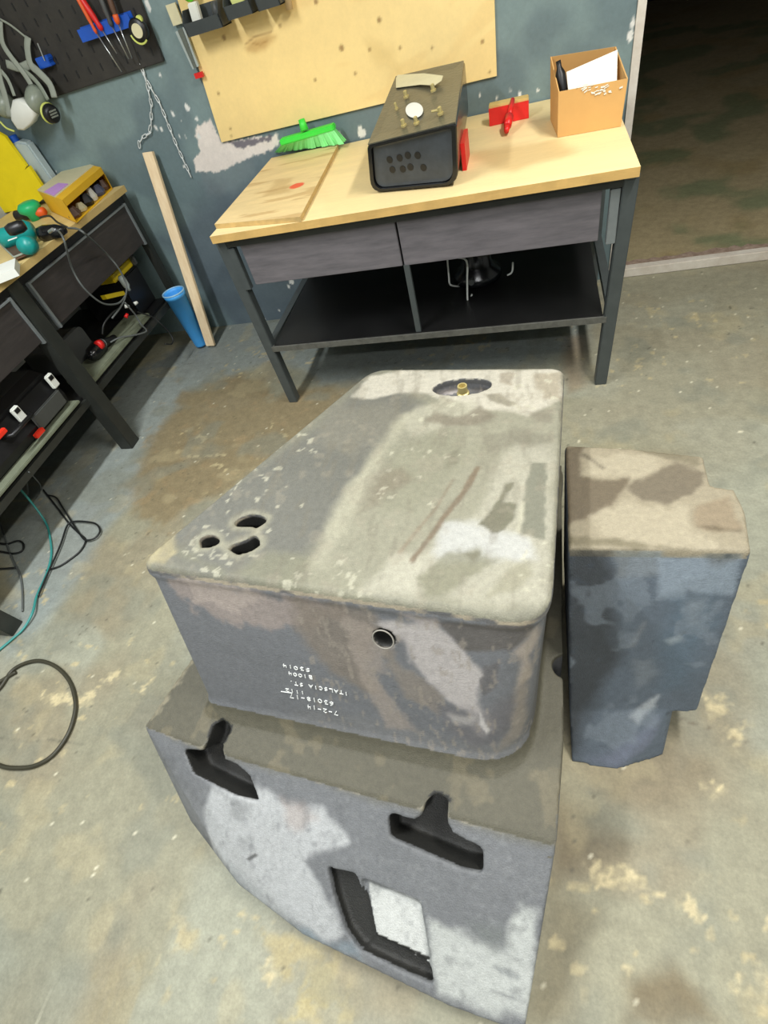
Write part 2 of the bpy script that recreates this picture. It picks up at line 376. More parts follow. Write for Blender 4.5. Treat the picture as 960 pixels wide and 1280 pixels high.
struct(MB().box((1.0, WY + .14, -.02), (1.1, 9, 3)).box((6.0, WY + .14, -.02), (6.1, 9, 3)).box((1, 9, -.02), (6.1, 9.1, 3)).box((4.6, WY + .10, -.02), (6.1, WY + .14, 3)).box((1, WY + .141, 2.95), (6.1, 9.1, 3.05)).done('added_yard_shell', M_dark))  # added dark walls and roof that keep light out of the yard
# door jamb, sill
j = MB()
j.box((DX0 - .028, WY - .012, 0), (DX0 + .006, WY + .15, DZ + .03)).done('trim_1', M_trim)
struct(bpy.data.objects['trim_1'])
sill = MB(); sill.box((DX0, WY - .015, 0), (DX1, WY + .035, .05)); struct(sill.done('trim_2', M_trim, bevel=.004))
sill = MB(); n = 60
ring = []
for i in range(n + 1):
    t = i / n; x = DX0 + (DX1 - DX0) * t; r = random.uniform(-.008, .008)
    ring.append([(x, WY + .034, 0), (x, WY + .034, .046 + r * .3), (x, WY + .10 + r, .042 + r * .6), (x, WY + .14 + r * 2, -.02)])
sill.loft(ring); struct(sill.done('trim_3', M_sill))
# ceiling light fittings (above the frame)
for i, (x, y, lx, ly) in enumerate([(2.15, -.95, .2, 1.56), (-.35, -1.6, .2, 1.56), (1.5, -3.4, 1.56, .2)]):
    t = thing('ceiling_light', ['white tube light fitting over the right side of the floor', 'white tube light fitting over the left side of the floor', 'white tube light fitting behind the camera'][i], 'light', (x, y, 2.79))
    MB().box((x - lx / 2, y - ly / 2, 2.79), (x + lx / 2, y + ly / 2, 2.849)).done('housing', M_white, t, bevel=.008)

# ================================================================== LARGE TANK
TZ = .70
tank = thing('plastic_tank', 'large worn dark grey moulded plastic tank with white handwriting, in the foreground', 'tank', (.9, -1.5, 0))
c_top = [az(466, 462, TZ), az(703, 460, TZ), az(686, 775, TZ), az(174, 704, TZ)]
FL0, FR0 = az(262, 885, .27), az(650, 972, .27)
c_bot = [V((.76, -.78, .2)), V((1.375, -.86, .2)), FR0 + V((.012, -.02, -.07)), FL0 + V((.0, -.03, -.07))]
for p in c_top: p.z = 0
def lerp_ring(t, out, z, r):
    cs = [c_top[i].to_2d().lerp(c_bot[i].to_2d(), t) for i in range(4)]
    m = sum(cs, V((0, 0))) / 4; cs = [p + (p - m).normalized() * out for p in cs]
    return [(p.x, p.y, z) for p in roundpoly(cs, [r * .9, r * .45, r * (.9 + .9 * t), r * .35], 7)]
def zt(z): return (TZ - z) / (TZ - .2)
block = MB().loft([lerp_ring(1, .03, .2, .09), lerp_ring(zt(.262), .026, .262, .09), lerp_ring(zt(.278), .011, .278, .09), lerp_ring(zt(.305), .0, .305, .09), lerp_ring(zt(.5), 0, .5, .09), lerp_ring(zt(.66), 0, .66, .09), lerp_ring(zt(.672), .009, .672, .09), lerp_ring(.01, .009, .692, .09), lerp_ring(0, -.004, TZ, .085)])
ridge = [az(180, 907, .245), az(254, 933, .25), az(360, 960, .25), az(460, 990, .25), az(696, 1052, .25)]
floorl = [az(238, 1026, .06), az(298, 1106, .055), az(378, 1168, .05), az(450, 1203, .05), az(560, 1257, .05), az(655, 1292, .05)]
floorl += [V((p.x, p.y + .004, 0)) for p in floorl]
hull = MB(); hv = ridge + floorl + [az(237, 826, .27), V((.45, -1.3, .27)), V((.74, -.82, .27)), V((1.385, -.84, .27)), V((1.362, -1.3, .27)), V((1.352, -1.75, .27)),
        V((.36, -1.65, 0)), V((.5, -1.3, 0)), V((.76, -.84, 0)), V((1.385, -.84, 0)), V((1.362, -1.3, 0)), V((1.352, -1.75, 0))]
for p in hv: hull.bm.verts.new(p)
bmesh.ops.convex_hull(hull.bm, input=hull.bm.verts)
ov = [v for v in hull.bm.verts if not v.link_faces]; bmesh.ops.delete(hull.bm, geom=ov, context='VERTS')
# skirt plane
s0, s1, s2 = az(254, 933, .25), az(696, 1052, .25), az(655, 1292, .05)
sn = (s1 - s0).cross(s2 - s0).normalized()
if sn.z < 0: sn = -sn
fn_ = (az(674, 775, TZ) - az(183, 700, TZ)).cross(FL0 - az(183, 700, TZ)).normalized()
if fn_.y > 0: fn_ = -fn_
fp0 = az(183, 700, TZ)
def sk(l): return [apl(x, y, s0, sn) for x, y in l]
def cr(l, k, ox, oy): return [(x / k + ox, y / k + oy) for x, y in l]
T1 = cr([(215, 248), (295, 252), (312, 215), (318, 160), (350, 140), (388, 170), (370, 225), (385, 285), (440, 312), (485, 352), (525, 457), (420, 430), (255, 345)], 3.2, 160, 860)
T2 = cr([(333, 212), (352, 207), (420, 228), (445, 213), (460, 165), (490, 148), (530, 165), (530, 235), (550, 272), (640, 318), (650, 330), (650, 405), (580, 390), (340, 285)], 2.667, 360, 940)
L1 = cr([(130, 382), (225, 405), (262, 500), (288, 628), (255, 672), (235, 665), (190, 600), (150, 480)], 2.667, 360, 940)
L3 = cr([(288, 628), (475, 712), (487, 778), (380, 733), (255, 672)], 2.667, 360, 940)
L2 = cr([(240, 420), (440, 500), (478, 712), (288, 630)], 2.667, 360, 940)
TX = az(1, 1, 0)
def cutter(pts, vec, back):
    pts = [V(p) - V(vec).normalized() * back for p in pts]
    return MB().prism(pts, V(vec) + V(vec).normalized() * back)
cutters = [cutter(sk(T1), -sn * .085, .06), cutter(sk(T2), -sn * .085, .06), cutter(sk(L1), -sn * .040, .06), cutter(sk(L3), -sn * .030, .06), cutter(sk(L2), -sn * .014, .06)]
H1 = cr([(140, 470), (185, 440), (260, 430), (320, 460), (318, 515), (240, 540), (155, 550)], 7.385, 230, 610)
H2 = cr([(455, 320), (520, 270), (620, 240), (700, 250), (765, 285), (730, 330), (680, 362), (580, 348), (480, 345)], 7.385, 230, 610)
H3 = cr([(390, 540), (480, 510), (570, 480), (640, 430), (690, 470), (695, 530), (600, 585), (500, 608), (455, 590)], 7.385, 230, 610)
for h in (H1, H2, H3): cutters.append(cutter([az(x, y, TZ) for x, y in h], V((0, 0, -.10)), .04))
PC = az(577, 483, TZ); prx = (az(614, 483, TZ) - az(541, 484, TZ)).length / 2
cutters.append(MB().prism([(PC.x + prx * math.cos(a), PC.y + prx * .45 * math.sin(a), TZ - .045) for a in [i * math.pi / 16 for i in range(32)]], (0, 0, .1)))
fh = apl(479, 799, fp0, fn_); cutters.append(MB().lathe(fh - fn_ * -.03, -fn_, [(.0235, 0), (.0235, .25)], 20))
nc = az(702, 832, .27); cutters.append(MB().lathe((nc.x + .008, nc.y, .1), (0, 0, 1), [(.028, 0), (.034, .3)], 20))
def organic(parts, cuts, voxel, smooth, name):
    """union of closed meshes, minus cutters, remeshed so every edge is softly rounded like a rotational moulding"""
    objs = [p.done('tmp', M_tank) for p in parts]; co = [c.done('tmp', M_tank) for c in cuts]; o = objs[0]
    for q in objs[1:]:
        md = o.modifiers.new('u', 'BOOLEAN'); md.operation = 'UNION'; md.object = q; md.solver = 'EXACT'
    for q in co:
        md = o.modifiers.new('d', 'BOOLEAN'); md.operation = 'DIFFERENCE'; md.object = q; md.solver = 'EXACT'
    md = o.modifiers.new('r', 'REMESH'); md.mode = 'VOXEL'; md.voxel_size = voxel; md.use_smooth_shade = True
    md = o.modifiers.new('s', 'SMOOTH'); md.factor = .5; md.iterations = smooth
    dg = bpy.context.evaluated_depsgraph_get(); me = bpy.data.meshes.new_from_object(o.evaluated_get(dg)); me.name = name
    for q in objs + co: bpy.data.objects.remove(q)
    me.materials.clear(); return me
tme = organic([block, hull], cutters, .005, 5, 'body')
co = get_co(tme); no = get_no(tme)
col = np.tile(lin((92, 92, 92)), (len(co), 1)); XY = co[:, :2]; XZ = co[:, [0, 2]]
top = (co[:, 2] > TZ - .012) & (no[:, 2] > .4); topf = top.astype(float)
Gt = lambda l: px_z(l, TZ)
# --- top face wear
def st(l, c, a=.9, soft=.012, warp=.015, freq=22, **k): stain(col, XY, Gt(l), c, a, soft, warp, freq, mask=topf, **k)
m_ = topf[:, None]; col[:] = col * (1 - m_) + lin((124, 122, 110)) * m_
st([(465, 468), (560, 520), (430, 640), (330, 745), (185, 690), (250, 640), (400, 530)], (104, 103, 99), .9, .03, .02, 10)
st([(395, 535), (420, 505), (500, 505), (500, 530), (440, 570), (400, 560)], (124, 120, 110), .6, .03, .03, 14, seed=4)
st([(185, 690), (215, 690), (330, 735), (470, 760), (420, 700), (340, 690), (280, 720), (215, 680)], (128, 126, 108), .7, .02, .02, 14, seed=2)
st([(470, 550), (540, 500), (700, 480), (700, 740), (640, 770), (440, 745), (380, 730), (430, 650)], (146, 143, 128), .75, .03, .03, 12, seed=3)
st([(508, 522), (480, 560), (452, 600), (425, 650), (400, 700)], (166, 162, 146), .8, .02, .02, 12, line=.022, seed=3)
st([(440, 496), (462, 470), (500, 464), (560, 462), (704, 460), (702, 500), (660, 520), (640, 512), (600, 512), (560, 500), (540, 492), (500, 490), (460, 498)], (188, 182, 172), .9, .01, .02, 16, seed=8)
st([(500, 520), (530, 505), (590, 500), (600, 520), (560, 530), (520, 545)], (170, 166, 152), .7, .015, .02, 18, seed=5)
st([(530, 525), (545, 515), (565, 520), (585, 518), (600, 508), (625, 520), (600, 530), (560, 534)], (118, 110, 98), .8, .01, .012, 30, seed=6)
st([(603, 492), (625, 492), (645, 505), (635, 508), (612, 502)], (124, 118, 104), .8, .006, .008, 30, seed=6)
st([(625, 466), (642, 466), (640, 482), (625, 478)], (136, 126, 112), .7, .006, .008, 30)
st([(665, 465), (700, 465), (702, 500), (680, 498), (670, 485)], (150, 140, 124), .8, .01, .012, 30)
st([(660, 515), (690, 512), (692, 530), (670, 528)], (124, 118, 106), .7, .01, .012, 30)
st([(600, 545), (640, 535), (690, 545), (690, 575), (640, 560), (610, 565)], (120, 116, 104), .6, .012, .015, 24, seed=7)
st([(630, 560), (690, 560), (688, 700), (675, 760), (560, 745), (480, 742), (520, 690), (600, 640)], (168, 164, 152), .75, .02, .025, 18, seed=11)
st([(555, 655), (590, 650), (660, 672), (670, 700), (600, 705), (560, 700), (540, 690)], (182, 182, 184), .8, .015, .02, 20, seed=12)
st([(450, 740), (500, 690), (540, 695), (520, 745)], (176, 172, 160), .7, .015, .02, 20, seed=12)
st([(597, 585), (580, 615), (560, 640), (540, 668), (516, 700)], (112, 96, 80), .85, .004, .004, 40, line=.0065, seed=1)
st([(566, 600), (545, 635), (520, 665), (500, 690)], (122, 108, 92), .7, .005, .004, 40, line=.0045, seed=1)
st([(599, 655), (618, 630), (634, 605), (641, 604), (628, 628), (648, 628), (640, 650), (632, 664), (615, 669)], (102, 100, 84), .9, .004, .008, 40, seed=1)
st([(663, 578), (684, 578), (681, 674), (652, 668), (654, 628)], (110, 110, 98), .85, .004, .008, 40, seed=2)
st([(654, 628), (648, 665)], (180, 176, 160), .7, .004, .003, 40, line=.004)
st([(560, 692), (590, 685), (625, 700), (600, 720), (565, 735), (530, 750), (525, 725)], (124, 122, 104), .8, .012, .02, 26, seed=9)
st([(575, 690), (600, 690), (595, 705)], (104, 100, 84), .7, .008, .01, 26, seed=9)
st([(635, 712), (660, 700), (665, 720), (640, 740), (610, 745)], (140, 136, 118), .7, .01, .012, 26, seed=3)
st([(480, 560), (560, 540), (600, 560), (560, 600), (520, 640), (480, 640)], (134, 132, 116), .7, .03, .03, 16, seed=13)
st([(480, 590), (505, 580), (515, 600), (480, 625), (450, 640)], (116, 106, 92), .6, .02, .02, 20, seed=13)
st([(560, 565), (575, 560), (572, 580), (558, 585)], (110, 106, 92), .6, .008, .01, 30)
st([(183, 700), (196, 670), (218, 668), (222, 690), (205, 704)], (176, 164, 130), .75, .01, .015, 30, seed=4)
speck(col, XY, (186, 182, 166), 45, .68, .05, .6, 61, mask=topf * (fbm(co[:, 0] * 5, co[:, 1] * 5, 9) > .5))
# ring of filings round the three holes
for h in (H1, H2, H3):
    d = sd_poly(XY, Gt(h)) + (fbm(co[:, 0] * 60, co[:, 1] * 60, 5) - .5) * .02
    m = ((1 - sstep(0, .022, np.abs(d - .004))) * .6 * topf)[:, None]; col[:] = col * (1 - m) + lin((160, 156, 138)) * m
# lip of the top, all round
lip = ((co[:, 2] > TZ - .045) & (~top)).astype(float) * (co[:, 1] < -1.4)
m = (lip * sstep(.3, .6, fbm(co[:, 0] * 20, co[:, 2] * 60, 4)))[:, None]; col[:] = col * (1 - m) + lin((156, 146, 126)) * m
# --- front face of the block
front = ((no[:, 1] < -.35) & (co[:, 2] < TZ - .02) & (co[:, 2] > .292) & (co[:, 1] > -1.9)).astype(float)
def Gf(l):
    r = []
    for x, y in l: p = apl(x, y, fp0, fn_); r.append((p.x, p.z))
    return r
def sf(l, c, a=.9, soft=.012, warp=.015, freq=22, **k): stain(col, XZ, Gf(l), c, a, soft, warp, freq, mask=front, **k)
sf([(180, 690), (700, 760), (660, 980), (250, 900)], (108, 110, 113), 1, .02, .0)
sf([(205, 712), (345, 740), (430, 755), (445, 780), (370, 783), (330, 786), (295, 780), (240, 755)], (152, 140, 132), .75, .012, .03, 26, seed=3)
sf([(230, 716), (300, 725), (330, 745), (290, 765), (245, 750)], (172, 160, 150), .5, .01, .03, 40, seed=5)
sf([(365, 745), (470, 760), (478, 790), (455, 830), (480, 880), (450, 870), (400, 830), (370, 790)], (122, 113, 102), .8, .02, .02, 24, seed=6)
sf([(430, 770), (500, 800), (470, 850), (520, 930), (480, 920), (450, 860)], (150, 140, 130), .7, .012, .02, 26, seed=7)
sf([(465, 780), (545, 775), (575, 810), (600, 850), (598, 885), (620, 930), (600, 935), (580, 900), (530, 860), (515, 835), (500, 800)], (182, 176, 172), .85, .01, .016, 24, seed=8)
sf([(500, 765), (545, 770), (560, 790), (530, 790)], (168, 160, 156), .8, .01, .015, 24, seed=8)
sf([(480, 810), (510, 845), (560, 880), (545, 900), (505, 880), (485, 845)], (130, 122, 112), .75, .01, .02, 30, seed=9)
sf([(545, 778), (600, 780), (670, 772), (668, 805), (640, 823), (600, 820), (580, 818), (560, 800)], (92, 88, 84), .9, .006, .01, 24, seed=10)
sf([(640, 825), (672, 805), (662, 880), (645, 880), (650, 850)], (172, 160, 146), .7, .01, .015, 26, seed=11)
sf([(604, 838), (622, 836), (620, 870), (605, 880), (598, 860)], (96, 94, 94), .8, .004, .008, 50, seed=11)
sf([(545, 890), (600, 905), (660, 880), (655, 925), (620, 950), (592, 955), (560, 925)], (104, 102, 104), .75, .02, .015, 20, seed=12)
sf([(600, 905), (612, 930), (608, 935), (598, 920)], (196, 192, 188), .8, .004, .006, 30)
sf([(560, 905), (595, 908), (590, 920), (566, 916)], (166, 162, 158), .7, .01, .01, 30)
sf([(645, 880), (662, 860), (655, 960), (600, 975), (640, 940)], (150, 140, 126), .6, .012, .015, 20, seed=13)
sf([(250, 900), (400, 895), (650, 962), (650, 975), (450, 955), (260, 905)], (124, 124, 122), .4, .02, .02, 20, seed=14)
speck(col, XZ, (150, 142, 130), 60, .62, .1, .5, 71, mask=front * (co[:, 0] > .75), sx=1.6, sy=.6)
# --- ledge, fillet and skirt
low = (co[:, 2] < .30) & (front < .5)
ledge = ((low & (no[:, 2] > .86) & (co[:, 2] > .23)) | (low & (co[:, 2] > .254))).astype(float); m = ledge[:, None]
col[:] = col * (1 - m) + lin((86, 83, 69)) * m  # olive brown ledge, run dark up the fillet to paint in its shade
speck(col, XY, (116, 108, 86), 18, .62, .1, .45, 81, mask=ledge)
sp = (co - np.array(s0)) @ np.array(sn)
skirt = (low & (ledge < .5) & (co[:, 1] < -1.6)).astype(float)
P0 = np.array(CAM)
def Gs(l): return [tuple(apl(x, y, s0, sn)[:2]) for x, y in l]
def ss(l, c, a=.9, soft=.012, warp=.015, freq=22, **k): stain(col, XY, Gs(l), c, a, soft, warp, freq, mask=skirt, **k)
m = skirt[:, None]; col[:] = col * (1 - m) + lin((106, 108, 110)) * m
ss([(180, 900), (260, 940), (360, 964), (470, 998), (700, 1062), (700, 1000), (400, 930), (200, 870)], (98, 95, 80), .9, .02, .012, 12)
ss([(200, 960), (240, 1000), (250, 1030), (300, 1105), (270, 1070), (230, 1020)], (128, 130, 132), .7, .02, .02, 20)
ss(cr([(330, 395), (420, 420), (520, 395), (560, 400), (620, 450), (780, 500), (880, 612), (700, 690), (760, 760), (800, 850), (850, 980), (800, 1030), (540, 880), (390, 740), (300, 640), (290, 540)], 3.2, 160, 860), (172, 174, 174), .9, .012, .018, 18, seed=3)
ss(cr([(400, 440), (440, 430), (480, 480), (440, 520), (410, 500)], 3.2, 160, 860), (128, 130, 130), .7, .01, .012, 24)
ss(cr([(610, 440), (700, 470), (760, 520), (700, 560), (640, 560)], 3.2, 160, 860), (160, 150, 144), .6, .015, .015, 24)
ss(cr([(430, 600), (490, 600), (500, 640), (450, 650)], 3.2, 160, 860), (140, 142, 142), .6, .012, .01, 24)
ss(cr([(465, 680), (500, 660), (512, 668), (480, 690)], 3.2, 160, 860), (70, 70, 68), .9, .003, .003, 40)
ss(cr([(395, 760), (440, 795)], 3.2, 160, 860), (90, 92, 92), .7, .004, .003, 40, line=.003)
ss(cr([(380, 700), (560, 850), (780, 1010), (940, 1090), (780, 1030), (600, 950), (400, 780)], 3.2, 160, 860), (140, 144, 144), .6, .015, .02, 20)
ss(cr([(265, 430), (440, 500), (475, 705), (290, 625)], 2.667, 360, 940), (192, 194, 190), .95, .004, .004, 24, seed=5)
pan = ((sp < -.008) & (sp > -.022) & (sd_poly(XY, Gs(cr([(262, 435), (440, 505), (472, 705), (292, 625)], 2.667, 360, 940))) < .0) & low).astype(float)[:, None]
col[:] = col * (1 - pan) + lin((188, 190, 186)) * pan
ss(cr([(465, 540), (540, 590), (640, 640), (720, 660), (780, 510), (825, 540), (830, 700), (800, 905), (760, 890), (620, 860), (500, 800)], 2.667, 360, 940), (180, 183, 178), .85, .015, .02, 20, seed=6)
ss(cr([(590, 560), (720, 560), (740, 640), (700, 665), (640, 640)], 2.667, 360, 940), (104, 108, 106), .8, .02, .015, 20, seed=7)
ss(cr([(690, 720), (740, 720), (765, 750), (740, 755)], 2.667, 360, 940), (120, 124, 124), .8, .006, .008, 40)
ss(cr([(680, 795), (760, 825)], 2.667, 360, 940), (110, 112, 112), .7, .004, .003, 40, line=.003)
ss(cr([(0, 570), (150, 640), (210, 640), (240, 690), (100, 640)], 2.667, 360, 940), (112, 126, 134), .6, .01, .015, 20)
ss([(180, 906), (254, 934), (360, 962), (460, 992), (696, 1054)], (150, 142, 120), .55, .004, .010, 30, line=.004, seed=31)
rg = np.maximum(skirt, ledge)
stain(col, XY, [tuple(p[:2]) for p in (az(180, 906, .245), az(237, 828, .27))], (150, 142, 118), .6, .006, .02, 40, line=.012, mask=rg)
speck(col, XY, (130, 132, 132), 90, .58, .2, .3, 91, mask=skirt)
speck(col, XY, (84, 86, 88), 38, .62, .2, .35, 92, mask=skirt)
speck(col, XY, (150, 142, 128), 30, .60, .15, .3, 93, mask=topf)
speck(col, XY, (112, 106, 94), 24, .58, .15, .3, 94, mask=topf, sx=1.6, sy=.5)
# unworn plastic inside the holes and recesses, painted extra dark as their shade
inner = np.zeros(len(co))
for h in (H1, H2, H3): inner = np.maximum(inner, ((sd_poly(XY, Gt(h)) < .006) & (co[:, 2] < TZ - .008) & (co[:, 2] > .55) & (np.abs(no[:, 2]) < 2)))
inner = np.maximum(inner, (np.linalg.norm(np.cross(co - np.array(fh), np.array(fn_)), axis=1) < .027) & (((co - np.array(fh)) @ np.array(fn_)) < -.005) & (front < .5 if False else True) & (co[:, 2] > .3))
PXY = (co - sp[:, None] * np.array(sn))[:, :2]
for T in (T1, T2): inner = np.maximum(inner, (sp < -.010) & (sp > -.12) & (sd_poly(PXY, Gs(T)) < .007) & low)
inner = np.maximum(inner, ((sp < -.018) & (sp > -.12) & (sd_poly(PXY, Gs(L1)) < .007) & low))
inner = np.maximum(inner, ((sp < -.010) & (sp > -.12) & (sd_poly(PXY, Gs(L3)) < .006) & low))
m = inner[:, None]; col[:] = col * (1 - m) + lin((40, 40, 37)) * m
col *= (.93 + .14 * fbm(co[:, 0] * 9 + co[:, 2] * 5, co[:, 1] * 9, 77))[:, None]
tint = np.array([.87, .88, .82]); col = col * (1 - m_) + col * tint * m_
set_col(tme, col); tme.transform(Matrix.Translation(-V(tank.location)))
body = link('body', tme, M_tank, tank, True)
# brass fitting in the round port
f = az(579, 487, TZ - .045); f = V((PC.x + .002, PC.y - .002, TZ - .046))
b = MB(); b.lathe(f, (0, 0, 1), [(.015, 0), (.015, .012), (.018, .012), (.018, .026), (.014, .028), (.014, .050), (.010, .050), (.010, .036)], 12)
b.done('fitting', M_brass, body)['label'] = 'small brass fitting in the round port'
ru = fn_.orthogonal().normalized(); rv = fn_.cross(ru)
MB().tube([fh + fn_ * .001 + (ru * math.cos(a) + rv * math.sin(a)) * .0242 for a in [i * math.pi / 16 for i in range(32)]], .0017, 6, closed=True).done('hole_rim', mat('pale worn rim', (150, 146, 136), rough=.6, bump=0), body, True)['label'] = 'pale rim of the round hole'
# handwriting
FONT = {'0': [[(.5, 1), (.1, .7), (.1, .3), (.5, 0), (.9, .3), (.9, .7), (.5, 1)]], '1': [[(.5, 1), (.5, 0)]], '2': [[(.1, .8), (.5, 1), (.9, .75), (.1, 0), (.95, .05)]],
        '3': [[(.1, .95), (.8, .95), (.4, .55), (.9, .35), (.6, 0), (.1, .1)]], '4': [[(.2, 1), (.15, .45), (.9, .45)], [(.75, 1), (.7, 0)]], '5': [[(.9, 1), (.2, 1), (.2, .6), (.8, .5), (.8, .1), (.1, 0)]],
        '6': [[(.8, 1), (.2, .6), (.1, .2), (.5, 0), (.9, .25), (.5, .5), (.15, .3)]], '7': [[(.05, 1), (.95, 1), (.35, 0)]], '8': [[(.5, .5), (.15, .75), (.5, 1), (.85, .75), (.15, .25), (.5, 0), (.9, .25), (.5, .5)]],
        '-': [[(.1, .5), (.9, .5)]], 'I': [[(.5, 1), (.5, 0)]], 'T': [[(0, 1), (1, 1)], [(.5, 1), (.5, 0)]], 'A': [[(0, 0), (.5, 1), (1, 0)], [(.2, .4), (.8, .4)]], 'L': [[(.1, 1), (.1, 0), (.9, 0)]],
        'S': [[(.9, .9), (.5, 1), (.15, .75), (.85, .3), (.5, 0), (.1, .1)]], 'C': [[(.9, .9), (.4, 1), (.1, .5), (.4, 0), (.9, .1)]], 'G': [[(.9, .9), (.4, 1), (.1, .5), (.4, 0), (.9, .1), (.9, .45), (.5, .45)]],
        'B': [[(.1, 0), (.1, 1), (.7, .95), (.7, .6), (.1, .5), (.85, .4), (.8, .05), (.1, 0)]], '.': [[(.4, .0), (.5, .12)]], ' ': []}
def front_hit(px, py):
    p = apl(px, py, fp0, fn_); d = (p - CAM).normalized()
    ok, loc, nn, ix = body.ray_cast(CAM - V(tank.location), d)
    return (loc + V(tank.location)) if ok else p
def write(line, start, end, h, parent, over=False):
    p0, p1 = front_hit(*start), front_hit(*end); u = (p1 - p0); wdt = u.length; u.normalize()
    dn = fn_.cross(u).normalized()
    if dn.z > 0: dn = -dn
    b = MB(); k = wdt / (len(line) * 1.0); o = fn_ * .0015
    strokes = []
    for i, ch in enumerate(line):
        jx, jy = random.uniform(-.1, .1), random.uniform(-.12, .12)
        for s_ in FONT[ch]: strokes.append([p0 + u * (k * (i + .1 + jx * .5 + x * .72)) + dn * (h * (y_ + jy)) + o for x, y_ in s_])
    if over: strokes.append([p0 + u * k * 2.6 + dn * h * 1.25 + o, p0 + u * k * 4.9 + dn * h * 1.3 + o])
    for s_ in strokes: b.tube(s_, .0013, 5)
    return b.done('handwriting', M_chalk, parent)
for ln, a_, b_, h, ov in [('7-2-14', (423, 889), (383, 880), .0125, 0), ('63018-17', (418, 877), (361, 867), .0125, 0), ('1112', (381, 864), (356, 860), .0095, 1), ('ITALSCIA ST.', (436, 865), (361, 850), .0100, 0),
                      ('B1004', (391, 845), (359, 839), .0100, 0), ('S3014', (388, 836), (352, 829), .0100, 0)]:
    write(ln, a_, b_, h, body, ov)

# ================================================================== SMALLER TANK BESIDE IT
K = .60
t2 = thing('tapered_tank', 'smaller blue grey and dusty plastic tank standing right of the large tank', 'tank', (1.53, -1.4, 0))
top2 = [az(703, 686, K), az(932, 690, K), az(925, 640, K), az(912, 612, K), az(881, 607, K), az(873, 570, K), az(780, 560, K), az(700, 556, K)]
SH = V((.012, 0, 0))
top2 = [p + SH for p in top2]
yb = top2[0].y
midf = [az(707, 925, .10), az(871, 890, .12), V((1.715, -1.42, .12)), V((1.72, -1.33, .12)), V((1.67, -1.31, .12)), V((1.66, -1.18, .12)), V((1.5, -1.14, .12)), V((1.385, -1.12, .12))]
for p in midf: p.z = .12
midf[0] = az(706, 890, .12) + SH
botf = [az(709, 953, 0) + SH, az(772, 962, 0), az(828, 945, 0), az(840, 892, 0), V((1.64, -1.3, 0)), V((1.62, -1.2, 0)), V((1.5, -1.16, 0)), V((1.395, -1.14, 0))]
def inset(ps, k, z):
    c = sum(ps, V((0, 0, 0))) / len(ps); return [V((c.x + (p.x - c.x) * k, c.y + (p.y - c.y) * k, z)) for p in ps]
foot_top = [az(706, 888, .125) + SH, V((1.5, 0, .125)), V((1.6, 0, .125)), az(842, 882, .125), V((1.64, -1.3, .125)), V((1.62, -1.2, .125)), V((1.5, -1.16, .125)), V((1.395, -1.14, .125))]
foot_top[1] = az(770, 890, .125); foot_top[2] = az(834, 890, .125)
up = MB().loft([midf, [a.lerp(b_, .5) for a, b_ in zip(midf, top2)], inset(top2, 1.0, K - .008), inset(top2, .975, K)])
lowp = MB().loft([botf, foot_top])
m2 = organic([up, lowp], [], .0055, 4, 'body')
co = get_co(m2); no = get_no(m2); XY = co[:, :2]; XZ = co[:, [0, 2]]
col = np.tile(lin((92, 102, 112)), (len(co), 1))
topm = ((co[:, 2] > K - .02) & (no[:, 2] > .35)).astype(float)
m = topm[:, None]; col[:] = col * (1 - m) + lin((150, 140, 122)) * m
G2 = lambda l: px_z(l, K)
def s2f(l, c, a=.9, soft=.008, warp=.012, freq=30, **k): stain(col, XY, G2(l), c, a, soft, warp, freq, mask=topm, **k)
q = lambda l: cr(l, 2.783, 660, 520)
s2f(q([(110, 100), (190, 110), (180, 210), (310, 230), (350, 210), (330, 270), (240, 350), (180, 360), (90, 400), (80, 200)]), (96, 84, 68), .9, seed=1)
s2f(q([(330, 240), (430, 210), (480, 170), (520, 160), (610, 200), (610, 240), (560, 270), (480, 310), (400, 290)]), (104, 94, 80), .9, seed=2)
s2f(q([(380, 120), (520, 125), (590, 150), (600, 180), (480, 150)]), (110, 102, 84), .8, seed=3)
s2f(q([(190, 140), (430, 130), (470, 190), (400, 220), (190, 200)]), (170, 160, 142), .7, .01, .02, seed=4)
s2f(q([(230, 350), (330, 290), (480, 330), (560, 300), (570, 400), (740, 470), (600, 460), (400, 450), (230, 410)]), (168, 158, 140), .85, .01, .02, seed=5)
s2f(q([(580, 310), (700, 280), (740, 390), (620, 400), (580, 380)]), (136, 120, 100), .8, seed=6)
s2f(q([(130, 410), (240, 420), (560, 465), (400, 460), (120, 450)]), (112, 104, 84), .8, seed=7)
s2f(q([(590, 385), (740, 400)]), (92, 80, 62), .8, line=.004)
s2f(q([(195, 135), (260, 180)]), (70, 62, 50), .8, line=.004, warp=.004)
# front face in x,z
pf0 = top2[0]; nf = (top2[1] - top2[0]).cross(botf[0] - top2[0]).normalized()
def G3(l):
    r = []
    for x, y in l: p = apl(x, y, pf0, nf); r.append((p.x, p.z))
    return r
fm = ((no[:, 1] < -.3) & (co[:, 2] < K - .006)).astype(float)
def s3(l, c, a=.85, soft=.012, warp=.014, freq=22, **k): stain(col, XZ, G3(q(l)), c, a, soft, warp, freq, mask=fm, **k)
s3([(120, 450), (300, 460), (320, 900), (180, 1180), (110, 1200)], (54, 57, 59), .85, .03, .02)  # left side darkened: shade beside the large tank painted in
s3([(310, 470), (470, 480), (460, 550), (310, 575)], (122, 128, 130), .7, seed=2)
s3([(450, 500), (740, 500), (720, 650), (560, 625), (550, 655), (455, 650)], (138, 150, 160), .8, .008, .008, seed=3)
s3([(630, 490), (740, 480), (720, 510), (640, 525)], (104, 108, 108), .8, seed=3)
s3([(460, 900), (500, 640), (640, 640), (660, 760), (600, 900), (560, 1020), (480, 1030)], (92, 110, 124), .6, .03, .02, seed=4)
